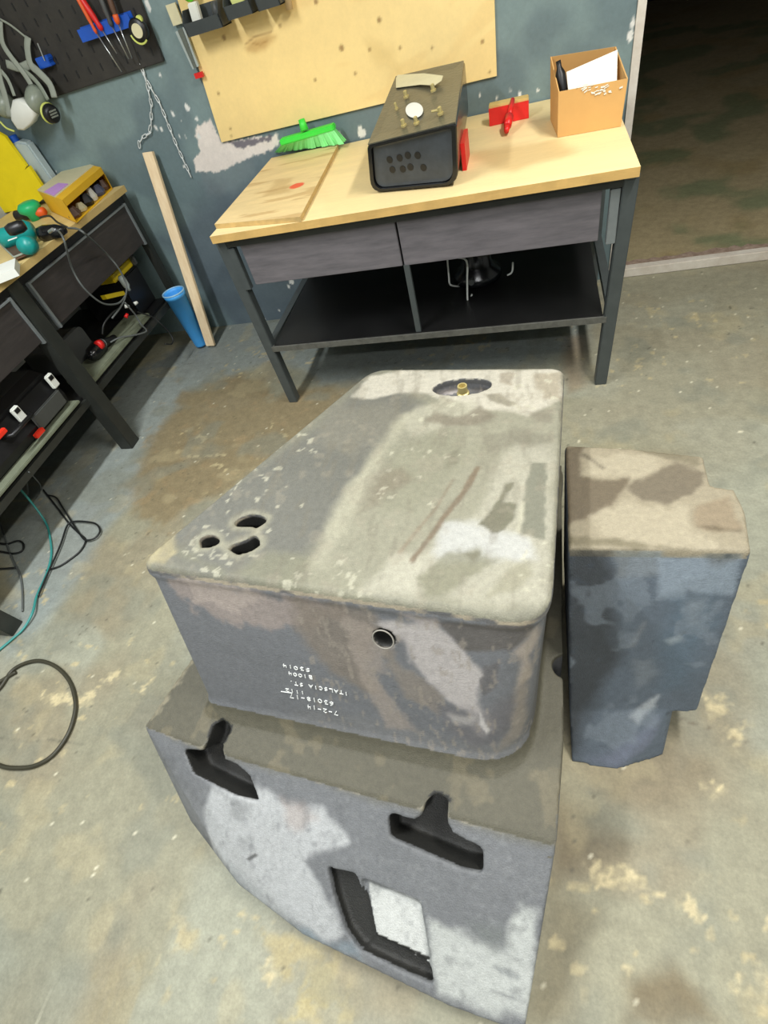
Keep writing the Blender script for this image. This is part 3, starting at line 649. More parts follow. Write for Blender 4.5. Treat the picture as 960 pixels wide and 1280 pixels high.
s3([(550, 660), (620, 660), (610, 770), (570, 760)], (124, 134, 142), .7, .015, .015, seed=5)
s3([(480, 820), (540, 800), (545, 820), (500, 840)], (146, 156, 160), .7, .008, .01, seed=5)
s3([(380, 900), (440, 900), (460, 960), (390, 1020)], (122, 130, 136), .6, .015, .015, seed=5)
s3([(360, 1110), (440, 1060), (465, 1050), (455, 1090), (390, 1125)], (172, 178, 182), .8, .008, .01, seed=6)
s3([(200, 1200), (330, 1180), (460, 1130), (440, 1190), (320, 1225)], (118, 124, 142), .6, .02, .015, seed=7)
s3([(355, 840), (410, 740), (415, 745), (375, 845)], (130, 134, 136), .6, .008, .005)
speck(col, XZ, (64, 72, 80), 34, .78, .04, .6, 15, mask=fm); speck(col, XZ, (128, 138, 146), 14, .62, .08, .4, 16, mask=fm)
mt = topm[:, None]; col = col * (1 - mt) + col * np.array([.86, .87, .80]) * mt
set_col(m2, col); m2.transform(Matrix.Translation(-V(t2.location))); link('body', m2, M_tank, t2, True)

# ================================================================== MAIN WORKBENCH
wb = thing('workbench', 'pale wood topped workbench with dark steel legs against the grey wall', 'workbench', (.8, .4, 0))
TH = .9
tl, tr = az(262, 296, TH), az(801, 208, TH)
bev = lambda x: tl.lerp(tr, x)
def top_col(P):
    x, y = P[:, 0], P[:, 1]; col = np.tile(lin((240, 216, 160)), (len(x), 1))
    g = fbm(x * 3, y * 30, 2)[:, None]; col *= (.88 + .2 * g)
    stain(col, P, px_z([(580, 190), (690, 175), (720, 190), (640, 215), (600, 205)], TH), (196, 164, 108), .6, .04, .03, 10)
    stain(col, P, px_z([(590, 150), (700, 125), (690, 165), (600, 175)], TH), (236, 214, 160), .6, .04, .03, 10)
    stain(col, P, px_z([(400, 240), (470, 245), (580, 235), (560, 262), (420, 285)], TH), (230, 206, 150), .5, .03, .03, 10)
    return col
TD = 0.9
xs = np.arange(0, 1.0001, .01); ysn = np.arange(0, 1.0001, .02)
def topfn(P):
    bx = tl.x - .0 + (tr.x - tl.x) * P[:, 0]; by = tl.y + (tr.y - tl.y) * P[:, 0]
    return np.column_stack([bx, by + (WY - .012 - by) * P[:, 1], np.full(len(P), TH)])
def topcf(P): q_ = topfn(P); return top_col(q_[:, :2])
# top sheet as one closed slab: painted upper face + edges
def slab_grid(name, xs, ys, fn, thick, colf, m, parent, edge=(206, 168, 100)):
    X, Y = np.meshgrid(xs, ys); nx, ny = len(xs), len(ys); P = np.stack([X.ravel(), Y.ravel()], 1); up_ = fn(P)
    idx = np.arange(nx * ny).reshape(ny, nx); F = np.stack([idx[:-1, :-1], idx[:-1, 1:], idx[1:, 1:], idx[1:, :-1]], -1).reshape(-1, 4).tolist()
    loop = list(idx[0, :]) + list(idx[1:, -1]) + list(idx[-1, :-1][::-1]) + list(idx[1:-1, 0][::-1]); loop = [int(i) for i in loop]
    N0 = nx * ny; rim = up_[loop]; thick = np.array(thick); co_ = np.vstack([up_, rim, rim - thick])
    n_ = len(loop); F += [[N0 + i, N0 + (i + 1) % n_, N0 + n_ + (i + 1) % n_, N0 + n_ + i][::-1] for i in range(n_)]
    F.append([N0 + n_ + i for i in range(n_)][::-1])
    off = np.array(wl(parent)) if parent else np.zeros(3)
    me = bpy.data.meshes.new(name); me.from_pydata((co_ - off).tolist(), [], F); me.update()
    c = colf(P); ec = np.tile(lin(edge), (2 * n_, 1)); e2 = .8 + .35 * fbm(np.arange(2 * n_) * .35, np.zeros(2 * n_), 3, 2); ec *= e2[:, None]
    set_col(me, np.vstack([c, ec])); return link(name, me, m, parent)
slab_grid('tabletop', xs, ysn, topfn, (0, 0, .03), topcf, M_top, wb)
# legs: square tube, front pair and back pair
W0, W1 = -.026, 1.631
def leg(x0, y0, x1, y1, zt_, m, parent, s=.05, name='leg'):
    b = MB(); b.loft([[(x1 - s / 2, y1 - s / 2, 0), (x1 + s / 2, y1 - s / 2, 0), (x1 + s / 2, y1 + s / 2, 0), (x1 - s / 2, y1 + s / 2, 0)],
                      [(x0 - s / 2, y0 - s / 2, zt_), (x0 + s / 2, y0 - s / 2, zt_), (x0 + s / 2, y0 + s / 2, zt_), (x0 - s / 2, y0 + s / 2, zt_)]])
    return b.done(name, m, parent, bevel=.003)
leg(.01, .0, .028, .0, .869, M_steel, wb); leg(1.618, -.055, 1.598, -.035, .869, M_steel, wb)
leg(.01, .78, .01, .78, .869, M_steel, wb); leg(1.618, .78, 1.618, .78, .869, M_steel, wb)
MB().prism([(.035, -.025, .835), (1.593, -.08, .835), (1.593, -.06, .835), (.035, -.005, .835)], (0, 0, .034)).done('front_rail', M_steel2, wb)
for xx in (.01, 1.618): MB().box((xx - .02, .02, .835), (xx + .02, .76, .869)).done('side_rail', M_steel, wb)
for xx, nm in ((.01, 0), (1.618, 0)): MB().box((xx - .018, -.0, .31), (xx + .018, .76, .34)).done('side_rail', M_steel, wb)
# drawers
def front_y(x): return -.006 - .055 * (x / 1.63)
for x0, x1, lb in ((.085, .778, 'left'), (.786, 1.53, 'right')):
    y0, y1 = front_y(x0), front_y(x1)
    MB().prism([(x0, y0 + .0, .656), (x1, y1 + .0, .656), (x1, y1 + .018, .656), (x0, y0 + .018, .656)], (0, 0, .176)).done('drawer_front', M_drawer, wb, bevel=.002)
MB().prism([(.09, .02, .665), (1.52, -.03, .665), (1.52, .55, .665), (.09, .55, .665)], (0, 0, .01)).done('drawer_box', M_blackboard, wb)
# bright slide brackets next to the legs
for x0, yy in ((.048, -.028), (1.572, -.075)):
    MB().box((x0 - .016, yy, .645), (x0 + .016, yy + .03, .83)).done('bracket', M_light_steel if x0 > 1 else M_steel, wb, bevel=.002)
# shelf
MB().prism([(.055, -.02, .338), (1.575, -.06, .338), (1.575, .745, .338), (.04, .745, .338)], (0, 0, .014)).done('shelf', M_blackboard, wb)
MB().prism([(.04, -.03, .322), (1.59, -.07, .322), (1.59, -.045, .322), (.04, -.005, .322)], (0, 0, .026)).done('shelf_rail', M_light_steel if 0 else mat('scuffed grey steel', (92, 92, 86), rough=.5, metal=.1, var=.3, scale=30), wb)
MB().prism([(.782, -.035, .348), (.806, -.036, .348), (.806, -.016, .348), (.782, -.015, .348)], (0, 0, .31)).done('post', M_steel, wb)
# loose plywood board with an orange dot
bz = TH + .001
bc = [az(264, 287, bz), az(377, 277, bz), az(420, 187, bz), az(327, 193, bz)]
bc[3] = V((-.02, .86, bz)); bc[2] = V((.36, .84, bz)); bc[0].x = -.008
def bfn(P):
    a = np.outer((1 - P[:, 0]) * (1 - P[:, 1]), bc[0]) + np.outer(P[:, 0] * (1 - P[:, 1]), bc[1]) + np.outer(P[:, 0] * P[:, 1], bc[2]) + np.outer((1 - P[:, 0]) * P[:, 1], bc[3]); a[:, 2] = bz + .018; return a
def bcol(P):
    q_ = bfn(P)[:, :2]; col = np.tile(lin((226, 200, 146)), (len(P), 1)); col *= (.84 + .3 * fbm(q_[:, 0] * 5, q_[:, 1] * 22, 8))[:, None]
    speck(col, q_, (182, 146, 92), 9, .58, .12, .6, 4, sx=.5, sy=2.4)
    stain(col, q_, px_z([(345, 225), (365, 222), (362, 240), (330, 245)], bz + .018), (182, 150, 96), .5, .02, .02, 20)
    c = az(371, 232, bz + .018); d = np.hypot(q_[:, 0] - c.x, q_[:, 1] - c.y) - .034
    m = (1 - sstep(-.002, .002, d))[:, None]; col = col * (1 - m) + lin((226, 92, 62)) * m
    return col
slab_grid('plywood_board', np.linspace(0, 1, 60), np.linspace(0, 1, 130), bfn, (0, 0, .018), bcol, M_top, None, (196, 166, 108))
tag(bpy.data.objects['plywood_board'], 'loose plywood board with an orange red dot on left end of the workbench', 'board')

# green broom head lying at the wall
bh = thing('broom_head', 'bright green broom head with pale green bristles on the bench by the wall', 'broom', (.21, .82, TH + .02))
A, B_ = ay(352, 178, .83), ay(417, 159, .83)
D = (B_ - A); D.z = 0; D.normalize(); zb = TH + .085
hA, hB = V((A.x - .005, .845, A.z)), V((B_.x + .005, .84, B_.z))
b = MB(); b.prism([hA + V((0, -.03, -.012)), hB + V((0, -.03, -.012)), hB + V((0, .02, -.012)), hA + V((0, .02, -.012))], (0, 0, .026)); b.done('head', M_green, bh, bevel=.005)
sc = ay(380, 160, .83); MB().rod(sc + V((0, .0, -.01)), sc + V((-.005, .01, .035)), .021, .016, 12).done('socket', M_green, bh, True)
b = MB(); N_ = 34; e0, e1 = az(343, 193, TH + .028), az(427, 182, TH + .022)
for r_ in range(3):
    for i in range(N_):
        t = i / (N_ - 1); s_ = hA.lerp(hB, .02 + .96 * t) + V((0, -.026 + .013 * r_, -.008)); e_ = e0.lerp(e1, t) + V((random.uniform(-.003, .003), .02 + .03 * r_ + random.uniform(-.008, .008), .001))
        b.prism([s_ + V((-.0042, 0, 0)), s_ + V((.0042, 0, 0)), s_ + V((.0042, .004, 0)), s_ + V((-.0042, .004, 0))], e_ - s_) if False else b.loft([[s_ + V((-.004, 0, 0)), s_ + V((.004, 0, 0)), s_ + V((.004, .005, 0)), s_ + V((-.004, .005, 0))], [e_ + V((-.0068, 0, 0)), e_ + V((.0068, 0, 0)), e_ + V((.0068, .006, 0)), e_ + V((-.0068, .006, 0))]])
o = b.done('bristles', M_bristle, bh); o['kind'] = 'stuff'

# small black tank on the bench
st_ = thing('black_tank', 'glossy black plastic tank with brass fittings and white label on the workbench', 'tank', (.87, .4, TH))
f0, f1 = az(464, 240, TH + .006), az(573, 230, TH + .006)
ftl, ftr = ay(459, 182, f0.y - .03), ay(571, 154, f1.y + .02)
g0, g1 = ay(494, 97, .72), ay(581, 77, .72)
_n = (f1 - f0).cross(ftl - f0).normalized(); ftr = apl(571, 154, f0, _n)
fd = (f1 - f0).normalized(); fdx = V((fd.x, fd.y, 0))
def rr4(bl, br, tr_, tl_, r):
    """rounded quad (bottom corners rounder)"""
    P4 = [bl, br, tr_, tl_]; out = []
    rs = [r, r, r * .25, r * .25]
    for i in range(4):
        p = P4[i]; a = P4[i - 1]; c = P4[(i + 1) % 4]; da = (a - p).normalized() * rs[i]; dc = (c - p).normalized() * rs[i]
        for j in range(6): t = j / 5; out.append((p + da) * (1 - t) ** 2 + p * 2 * t * (1 - t) + (p + dc) * t * t)
    return out
gb0, gb1 = V((g0.x, .72, TH + .03)), V((g1.x, .72, TH + .03))
FR = rr4(f0, f1, ftr, ftl, .05); BR = rr4(gb0, gb1, g1, g0, .05)
cF = sum(FR, V()) / len(FR); yv = (cF - sum(BR, V()) / len(BR)).normalized()
ins = [cF + (p - cF) * .90 for p in FR]
_n = _n if _n.y < 0 else -_n; yv = _n
s_b = MB().loft([BR, FR, [cF + (p - cF) * .985 + yv * .006 for p in FR], [p + yv * .006 for p in ins], [p - yv * .010 for p in ins]])
MB().loft([[cF + (p - cF) * .895 - yv * .0095 for p in FR], [cF + (p - cF) * .88 - yv * .006 for p in FR], [cF + (p - cF) * .78 - yv * .008 for p in FR]]).done('front_face', mat('dusty dark blue grey plastic', (58, 64, 70), rough=.4, var=.3, scale=14, bump=.05), st_)
s_b.done('shell', M_black_gloss, st_, False, 0)
# lid plate on top, matt
lid = [ftl.lerp(ftr, .012), ftl.lerp(ftr, .988), g1 + V((-.004, 0, 0)), g0 + V((.004, 0, 0))]
nl = (lid[1] - lid[0]).cross(lid[3] - lid[0]).normalized()
if nl.z < 0: nl = -nl
MB().prism([p + nl * .0005 for p in lid], nl * .004).done('lid', mat('matt black sheet', (84, 83, 70), rough=.3, var=.2, scale=14), st_)
def onlid(x, y, h=.005): return apl(x, y, lid[0] + nl * h, nl)
lab = MB(); lab.prism([onlid(*p) for p in [(495, 98), (497, 94), (530, 92), (554, 95), (552, 101), (543, 107), (525, 106), (495, 110)]], nl * .0012); lab.done('tape_strip', M_cream, st_)
lab = MB(); lab.prism([onlid(518 + 11 * math.cos(a), 138 + 9.5 * math.sin(a)) for a in [i * math.pi / 12 for i in range(24)]], nl * .0015); lab.done('label_disc', M_white, st_)
for i, (x, y) in enumerate([(508, 122), (542, 114), (505, 158), (521, 155), (551, 143), (496, 137)]):
    p = onlid(x, y); b = MB(); s_ = .0075 if i < 5 else .005
    b.lathe(p, nl, [(s_ * 1.5, 0), (s_ * 1.5, .006), (s_, .006), (s_, .022), (s_ * .6, .024)], 8)
    if i == 4: b.rod(p + nl * .014 + V((-.03, .003, 0)), p + nl * .014, .004)
    b.done('fitting', M_brass, st_)
# flat black discs on the front stand in for dark, shaded holes
pn = yv
def onfr(x, y): return apl(x, y, cF - yv * .0075, yv)
for (x, y) in cr([(222, 838), (297, 824), (358, 805), (432, 805), (243, 912), (321, 908), (378, 893), (476, 897)], 6, 450, 60):
    p = onfr(x, y); MB().lathe(p, pn, [(.0125, -.002), (.0125, .001)], 14).done('hole_disc', M_black, st_)
# strap of red and clear film on its right side
p = ay(577, 160, .3); MB().obox((f1.x + .012, .25, TH + .001), (.016, 0, 0), (0, .18, 0), (0, 0, .09)).done('red_block', M_red, None)
tag(bpy.data.objects['red_block'], 'thin red plastic piece standing against right side of the black tank', 'plastic')

# wooden block with red face, red pen across
rb = thing('sanding_block', 'small wooden block with bright red front face on the bench by the wall', 'block', (1.2, .7, TH))
xl, xr = ay(612, 157, .68), ay(661, 148, .68)
MB().box((xl.x, .681, TH + .001), (xr.x, .74, .972)).done('block', M_wood, rb, bevel=.003)
MB().box((xl.x, .672, TH + .001), (xr.x, .6805, .963)).done('red_face', M_red, rb)
p0, p1 = ay(641, 124, .675) + V((0, -.006, 0)), az(633, 164, TH + .02)
rc = MB(); rc.rod(p0, p0.lerp(p1, .55), .009, .012); rc.rod(p0.lerp(p1, .55), p0.lerp(p1, .85), .018, .016); rc.rod(p0.lerp(p1, .85), p1, .014, .010)
tag(rc.done('red_tool', M_red, None, True), 'red plastic handle leaning across the red faced block', 'handle')

# cardboard box
cb = thing('cardboard_box', 'open brown cardboard box on the right end of the workbench', 'box', (1.5, .4, TH))
z0 = TH + .001
bfl, bfr = az(697, 172, z0), az(776, 158, z0); t_fl, t_fr = ay(698, 115, bfl.y), ay(785, 98, bfr.y)
dpt = .25
bl_, br_ = bfl + V((-.02, dpt, 0)), bfr + V((.005, dpt, 0)); tbl, tbr = ay(688, 71, bl_.y - .06), ay(770, 58, br_.y - .04)
tmid_l = V((bl_.x - .01, bl_.y, t_fl.z))
def panel(a, b_, c, d, nrm, name='panel', m=M_card, parent=None, th=.004): return MB().prism([a, b_, c, d], V(nrm) * th).done(name, m, parent)
panel(bfl, bfr, t_fr, t_fl, (0, 1, 0), 'front_panel', parent=cb)
panel(bl_, br_, tbr, tbl, (0, -1, 0), 'back_panel', parent=cb)
panel(bfl, t_fl, tbl.lerp(tbl, 1), bl_, (1, 0, 0), 'side_panel', parent=cb)
panel(bfr, t_fr, ay(782, 64, tbr.y - .05), tbr, (-1, 0, 0), 'side_panel', parent=cb) if 0 else panel(bfr, br_, tbr, t_fr, (-1, 0, 0), 'side_panel', parent=cb)
panel(bfl + V((.004, .004, 0)), bfr + V((-.004, .004, 0)), br_ + V((-.006, -.004, 0)), bl_ + V((.006, -.004, 0)), (0, 0, 1), 'bottom_panel', parent=cb)
# torn white paper on the front
b = MB()
for i in range(26):
    x = random.gauss(745, 12); yy = random.gauss(113, 4); p = apl(min(max(x, 718), 778), min(max(yy, 107), 123), bfl + V((0, -.002, 0)), (bfr - bfl).cross(t_fl - bfl).normalized()); a = random.uniform(-.3, .6); l = random.uniform(.008, .02)
    b.obox(p, (l * math.cos(a), 0, l * math.sin(a)), (0, .0012, 0), (0, 0, random.uniform(.002, .005)))
b.done('torn_label', M_paper, cb)['kind'] = 'stuff'
pp = [ay(708, 90, .42), ay(772, 62, .46), ay(771, 106, .37), ay(711, 118, .36)]
def quad_thick(ps, th, name, m, parent=None):
    n_ = (ps[1] - ps[0]).cross(ps[2] - ps[0]).normalized(); return MB().prism(ps, n_ * th).done(name, m, parent)
tag(quad_thick(pp, .006, 'paper_sheet', M_paper), 'folded white paper standing in the cardboard box', 'paper')
bo = MB(); a_, b_ = ay(705, 120, .40), ay(699, 84, .42); bo.lathe(a_, b_ - a_, [(.015, 0), (.018, .02), (.018, .07), (.009, .09), (.009, .11)], 14)
tag(bo.done('bottle', M_black, None, True), 'small dark bottle in the left corner of the cardboard box', 'bottle')

# under the bench: black pot burner with bent white wire
pot = thing('black_pot', 'round black metal pot on the black lower shelf', 'pot', (1.02, .3, .352))
pc = V((1.04, .38, .353))
MB().lathe(pc, (0, 0, 1), [(.085, 0), (.115, .02), (.115, .05), (.075, .075), (.06, .16), (.07, .20)], 24).done('pot_body', M_black_gloss, pot, True)
MB().lathe(pc + V((-.02, -.1, .05)), (0, -1, .1), [(.014, 0), (.014, .025)], 10).done('knob', M_greybox, pot)
wr = thing('wire_rack', 'bent white wire rack around the black pot under the bench', 'rack', V((1.0, .2, .352)))
for l in ([ay(559, 322, .28), ay(561, 345, .28), ay(563, 356, .28), ay(574, 358, .33)], [ay(559, 322, .28), ay(570, 322, .26), ay(583, 326, .2), ay(584, 352, .2), ay(585, 378, .2), ay(590, 368, .24)], [ay(641, 328, .3), ay(640, 340, .3), ay(634, 344, .3)]):
    MB().tube(smooth_pts(l, 4), .0045, 6).done('wire', M_white, wr, True)

# ================================================================== WALL ITEMS
PY = WY - .014
pw = [ay(277, 178, PY), ay(621, 95, PY), ay(623, -60, PY), ay(200, -60, PY)]
pw[2].x = pw[1].x + .01; pw[2].z = 1.75; pw[3].z = 1.75; pw[3].x = pw[0].x + (ay(222, 0, PY).x - pw[0].x) * (1.75 - pw[0].z) / (ay(222, 0, PY).z - pw[0].z)
def pfn(P):
    a = np.outer((1 - P[:, 0]) * (1 - P[:, 1]), pw[0]) + np.outer(P[:, 0] * (1 - P[:, 1]), pw[1]) + np.outer(P[:, 0] * P[:, 1], pw[2]) + np.outer((1 - P[:, 0]) * P[:, 1], pw[3]); a[:, 1] = PY; return a
def pcol(P):
    q_ = pfn(P)[:, [0, 2]]; x, z = q_[:, 0], q_[:, 1]
    col = np.tile(lin((246, 216, 146)), (len(P), 1)); col *= (.9 + .2 * fbm(x * 1.5, z * 5, 6))[:, None]
    t = sstep(-.2, 1.0, x)[:, None]; col = col * (1 - .35 * t) + lin((246, 224, 162)) * .35 * t
    # long figure of the grain
    g = fbm(x * 2.2, z * 9 + np.sin(x * 3) * 1.2, 14, 3); m = (sstep(.52, .6, g) * .22)[:, None]; col = col * (1 - m) + lin((224, 184, 112)) * m
    def S(l, c, a=.7, s=.02, w_=.02, f=18, **k): stain(col, q_, px_y(l, PY), c, a, s, w_, f, **k)
    S([(305, 60), (320, 50), (335, 42), (345, 46), (330, 62), (310, 66)], (178, 130, 60), .55, .015, .01)
    S([(306, 56), (318, 46), (340, 40)], (150, 104, 44), .6, .003, .003, line=.0025)
    S([(316, 54), (325, 56), (335, 50)], (160, 112, 48), .5, .003, .003, line=.0025)
    for cx, cy, r in [(280, 47, .008), (427, 60, .010), (444, 92, .005), (273, 117, .005), (350, 32, .004), (474, 25, .008), (462, 62, .006), (395, 2, .008), (288, 161, .004), (500, 60, .005), (394, 100, .005), (289, 170, .003), (540, 60, .004), (603, 52, .006), (612, 90, .004)]:
        p = ay(cx, cy, PY); d = np.hypot(x - p.x, z - p.z) - r; mm = ((1 - sstep(-.003, .006, d)) * .75)[:, None]; col = col * (1 - mm) + lin((128, 88, 40)) * mm
    S([(455, 50), (490, 60), (500, 90), (470, 80)], (206, 176, 110), .4, .03)
    return col
ppn = slab_grid('plywood_sheet', np.linspace(0, 1, 190), np.linspace(0, 1, 110), pfn, (0, -.0135, 0), pcol, M_ply, None, (206, 160, 90))
tag(ppn, 'large golden plywood panel fixed to the back wall above the workbench', 'panel')

# storage bins on the panel
def bin_(px0, px1, pyb, label, contents):
    a, b_ = ay(px0, pyb[0], PY - .10), ay(px1, pyb[1], PY - .10)
    t = thing('storage_bin', label, 'bin', ((a.x + b_.x) / 2, PY - .05, a.z), 'storage bins on the plywood panel')
    zb_ = (a.z + b_.z) / 2; x0, x1 = a.x, b_.x; yb_, yf = PY - .001, PY - .11; h = .085; w_ = .004
    bb = MB()
    bb.box((x0, yf, zb_), (x1, yb_, zb_ + w_)); bb.box((x0, yb_ - w_, zb_), (x1, yb_, zb_ + h))
    for xx in (x0, x1 - w_): bb.prism([(xx, yf, zb_), (xx, yb_, zb_), (xx, yb_, zb_ + h), (xx, yf + .03, zb_ + h), (xx, yf - .012, zb_ + .045)], (w_, 0, 0))
    bb.prism([(x0, yf, zb_), (x0, yf - .012, zb_ + .045), (x0, yf - .008, zb_ + .045), (x0, yf + w_, zb_)], (x1 - x0, 0, 0))
    bb.done('bin_body', M_bin, t)
    return x0, x1, zb_, t
bins = [(236, 281, (44, 36), 'first storage bin from the left, with white packet and green ball'), (286, 318, (24, 18), 'second storage bin from the left, holding pale yellow packet'), (324, 352, (13, 7), 'third storage bin from the left, at top edge of the photograph')]
for i, (a, b_, pyb, lab_) in enumerate(bins):
    x0, x1, zb_, t = bin_(a, b_, pyb, lab_, None)
    xm = (x0 + x1) / 2
    if i == 0:
        tag(MB().obox((x0 + .045, PY - .06, zb_ + .006), (.045, 0, 0), (0, .03, 0), (.01, 0, .095)).done('packet', M_paper, None, bevel=.004), 'white packet standing in the first storage bin', 'packet')
        g_ = MB(); bmesh.ops.create_icosphere(g_.bm, subdivisions=3, radius=.030, matrix=Matrix.Translation((x0 + .045, PY - .05, zb_ + .132))); tag(g_.done('green_ball', mat('lime green plastic', (120, 226, 30), rough=.5, var=.05, bump=0), None, True), 'lime green ball on top of the white packet', 'ball')
        tag(MB().lathe((x1 - .028, PY - .055, zb_ + .006), (0, 0, 1), [(.018, 0), (.022, .05), (.016, .075), (.005, .08)], 12).done('small_bottle', M_greybox, None, True), 'small dark grey bottle in the first storage bin', 'bottle')
    if i == 1: tag(MB().obox((xm, PY - .06, zb_ + .006), (.06, 0, 0), (0, .03, 0), (-.012, 0, .065)).done('packet', mat('pale lime card', (212, 216, 132), rough=.6, var=.05, bump=0), None, bevel=.004), 'pale yellow packet lying in the second storage bin', 'packet')
    if i == 2: tag(MB().obox((xm, PY - .055, zb_ + .006), (.045, 0, 0), (0, .05, 0), (0, 0, .05)).done('packet', M_greybox, None, bevel=.004), 'grey block inside the third storage bin', 'packet')
hd = ay(360, 4, PY - .03); tag(MB().rod(hd + V((0, 0, -.02)), hd + V((.01, 0, .12)), .016, .02, 12).done('wooden_stick', mat('pale handle wood', (206, 180, 140), rough=.5, var=.08), None, True), 'pale wooden handle hanging right of the storage bins', 'handle')
# saw-blade blister pack on the panel's left edge
bp_ = thing('blister_pack', 'clear blister pack with red tip on left edge of plywood panel', 'package', ay(250, 80, PY - .02))
q0, q1 = ay(226, 36, PY - .012), ay(246, 84, PY - .012); ux = V((.026, 0, .004))
MB().prism([q0 - ux, q0 + ux, q1 + ux * .7, q1 - ux * .7], (0, -.014, 0)).done('film', M_clear, bp_)
MB().prism([q0 - ux * .4 + V((0, -.015, 0)), q0 + ux * .6 + V((0, -.015, 0)), q1 + ux * .3 + V((0, -.015, 0)), q1 - ux * .3 + V((0, -.015, 0))], (0, -.003, 0)).done('blade', mat('grey blade steel', (110, 116, 108), rough=.4, metal=.5), bp_)
q2 = ay(250, 94, PY - .012); MB().prism([q2 + V((-.022, 0, -.008)), q2 + V((.022, 0, -.008)), q2 + V((.022, 0, .012)), q2 + V((-.022, 0, .012))], (0, -.016, 0)).done('red_tip', M_red, bp_)
MB().box((ay(218, 24, PY).x - .012, PY - .012, ay(218, 24, PY).z - .02), (ay(228, 24, PY).x, PY - .001, ay(218, 24, PY).z + .05)).done('card', M_cream, bp_)

# pegboard
pg = thing('pegboard', 'black tool pegboard on the wall at top left', 'board', (-.9, WY, 1.4))
p0, p1, p2 = ay(79, 117, WY - .02), ay(205, 77, WY - .02), ay(175, 0, WY - .02)
pts = [V((-1.75, WY - .004, p0.z - .015)), V((p1.x, WY - .004, p1.z)), V((p1.x + (p2.x - p1.x), WY - .004, p2.z)), V((p2.x, WY - .004, 2.05)), V((-1.75, WY - .004, 2.05))]
MB().prism(pts, (0, -.018, 0)).done('panel', M_peg, pg, bevel=.003)
b = MB()
for i in range(17):
    for k in range(9):
        x = p1.x - .04 - i * .075; z = p1.z + .03 + k * .07
        b.box((x - .004, WY - .0235, z), (x + .004, WY - .0222, z + .03))
o = b.done('slots', M_black, pg); o['kind'] = 'stuff'
RY = WY - .045
# blue tool rack with screwdrivers
ra, rb_ = ay(104, 53, RY - .012), ay(163, 36, RY - .012)
rk = MB(); zr = (ra.z + rb_.z) / 2 + .002; rk.box((ra.x, RY - .012, zr), (rb_.x, WY - .0225, zr + .006)); rk.prism([(ra.x, RY - .016, zr), (rb_.x + .02, RY - .016, zr), (rb_.x + .02, RY - .013, zr), (ra.x, RY - .013, zr)], (0, 0, .045)); rk.prism([(ra.x, RY + .017, zr), (rb_.x + .02, RY + .017, zr), (rb_.x + .02, WY - .0225, zr), (ra.x, WY - .0225, zr)], (0, 0, .05))
tag(rk.done('tool_rack', M_blue), 'long blue plastic tool rack on the pegboard holding screwdrivers', 'rack')
SY = RY - .024
drv = [((103, 0), (128, 38), (146, 67), .013, M_red, 'red handled screwdriver, second from left in the blue rack'), ((98, 0), (121, 42), (152, 90), .008, M_orange, 'thin orange handled screwdriver, leftmost in the blue rack'),
       ((127, 0), (140, 33), (161, 74), .012, M_greybox, 'dark grey handled screwdriver, third from left in the blue rack'), ((136, -4), (148, 30), (165, 73), .012, M_brown, 'brown and orange handled screwdriver, rightmost in the blue rack')]
for i, (h0, h1, tp, r, m, lab_) in enumerate(drv):
    yy = SY - .012 * (i % 2); P_ = [ay(*h0, yy), ay(*h1, yy), ay(*tp, yy)]; up_ = (P_[0] - P_[1]).normalized()
    t = thing('screwdriver', lab_, 'screwdriver', P_[2], 'screwdrivers in the blue rack')
    L_ = max((P_[0] - P_[1]).length, .09)
    MB().lathe(P_[1], up_, [(r * .6, 0), (r, .012), (r * .8, .03), (r * 1.05, .05), (r * 1.05, L_ + .02), (r * .6, L_ + .03)], 10).done('handle', m, t, True)
    if i == 3: MB().lathe(P_[1] - up_ * .001, up_, [(r * .7, 0), (r * 1.12, .012), (r * 1.12, .03), (r * .9, .034)], 10).done('collar', M_orange, t, True)
    MB().rod(P_[1], P_[2], .0028, .0025, 8).done('shaft', M_chrome, t, True)
# tape measure
tm = thing('tape_measure', 'round black tape measure with cream dial hanging right of the screwdrivers', 'tape measure', ay(174, 40, SY))
c = ay(173, 38, SY - .015); c2 = ay(174, 24, SY - .015)
MB().lathe(c + V((0, .02, 0)), (0, -1, 0), [(.040, 0), (.044, .004), (.044, .024), (.038, .03)], 20).done('case', M_black, tm, True)
MB().lathe(c + V((0, -.011, 0)), (0, -1, 0), [(.026, 0), (.026, .002)], 20).done('dial', M_cream, tm)
MB().lathe(c2 + V((0, .01, 0)), (0, -1, 0), [(.014, 0), (.014, .014)], 12).done('clip', M_lime, tm)
MB().tube([c + V((.043 * math.cos(a), -.008, .046 * math.sin(a))) for a in [math.pi * (1.05 + .65 * i / 8) for i in range(9)]], .004, 6).done('band', M_lime, tm)
# short blue holder with a pin
p = ay(58, 76, RY); hb = thing('blue_holder', 'short blue plastic holder with steel pin beside the respirators', 'holder', p)
MB().prism([(p.x - .045, RY - .02, p.z - .022), (p.x + .03, RY - .02, p.z - .022), (p.x + .022, RY - .02, p.z - .006), (p.x + .032, RY - .02, p.z + .004), (p.x + .03, RY - .02, p.z + .02), (p.x - .045, RY - .02, p.z + .02)], (0, .0415, 0)).done('clip', M_blue, hb, bevel=.003)
MB().rod(ay(47, 54, RY - .03), ay(56, 76, RY - .03), .003).done('pin', M_chrome, hb)

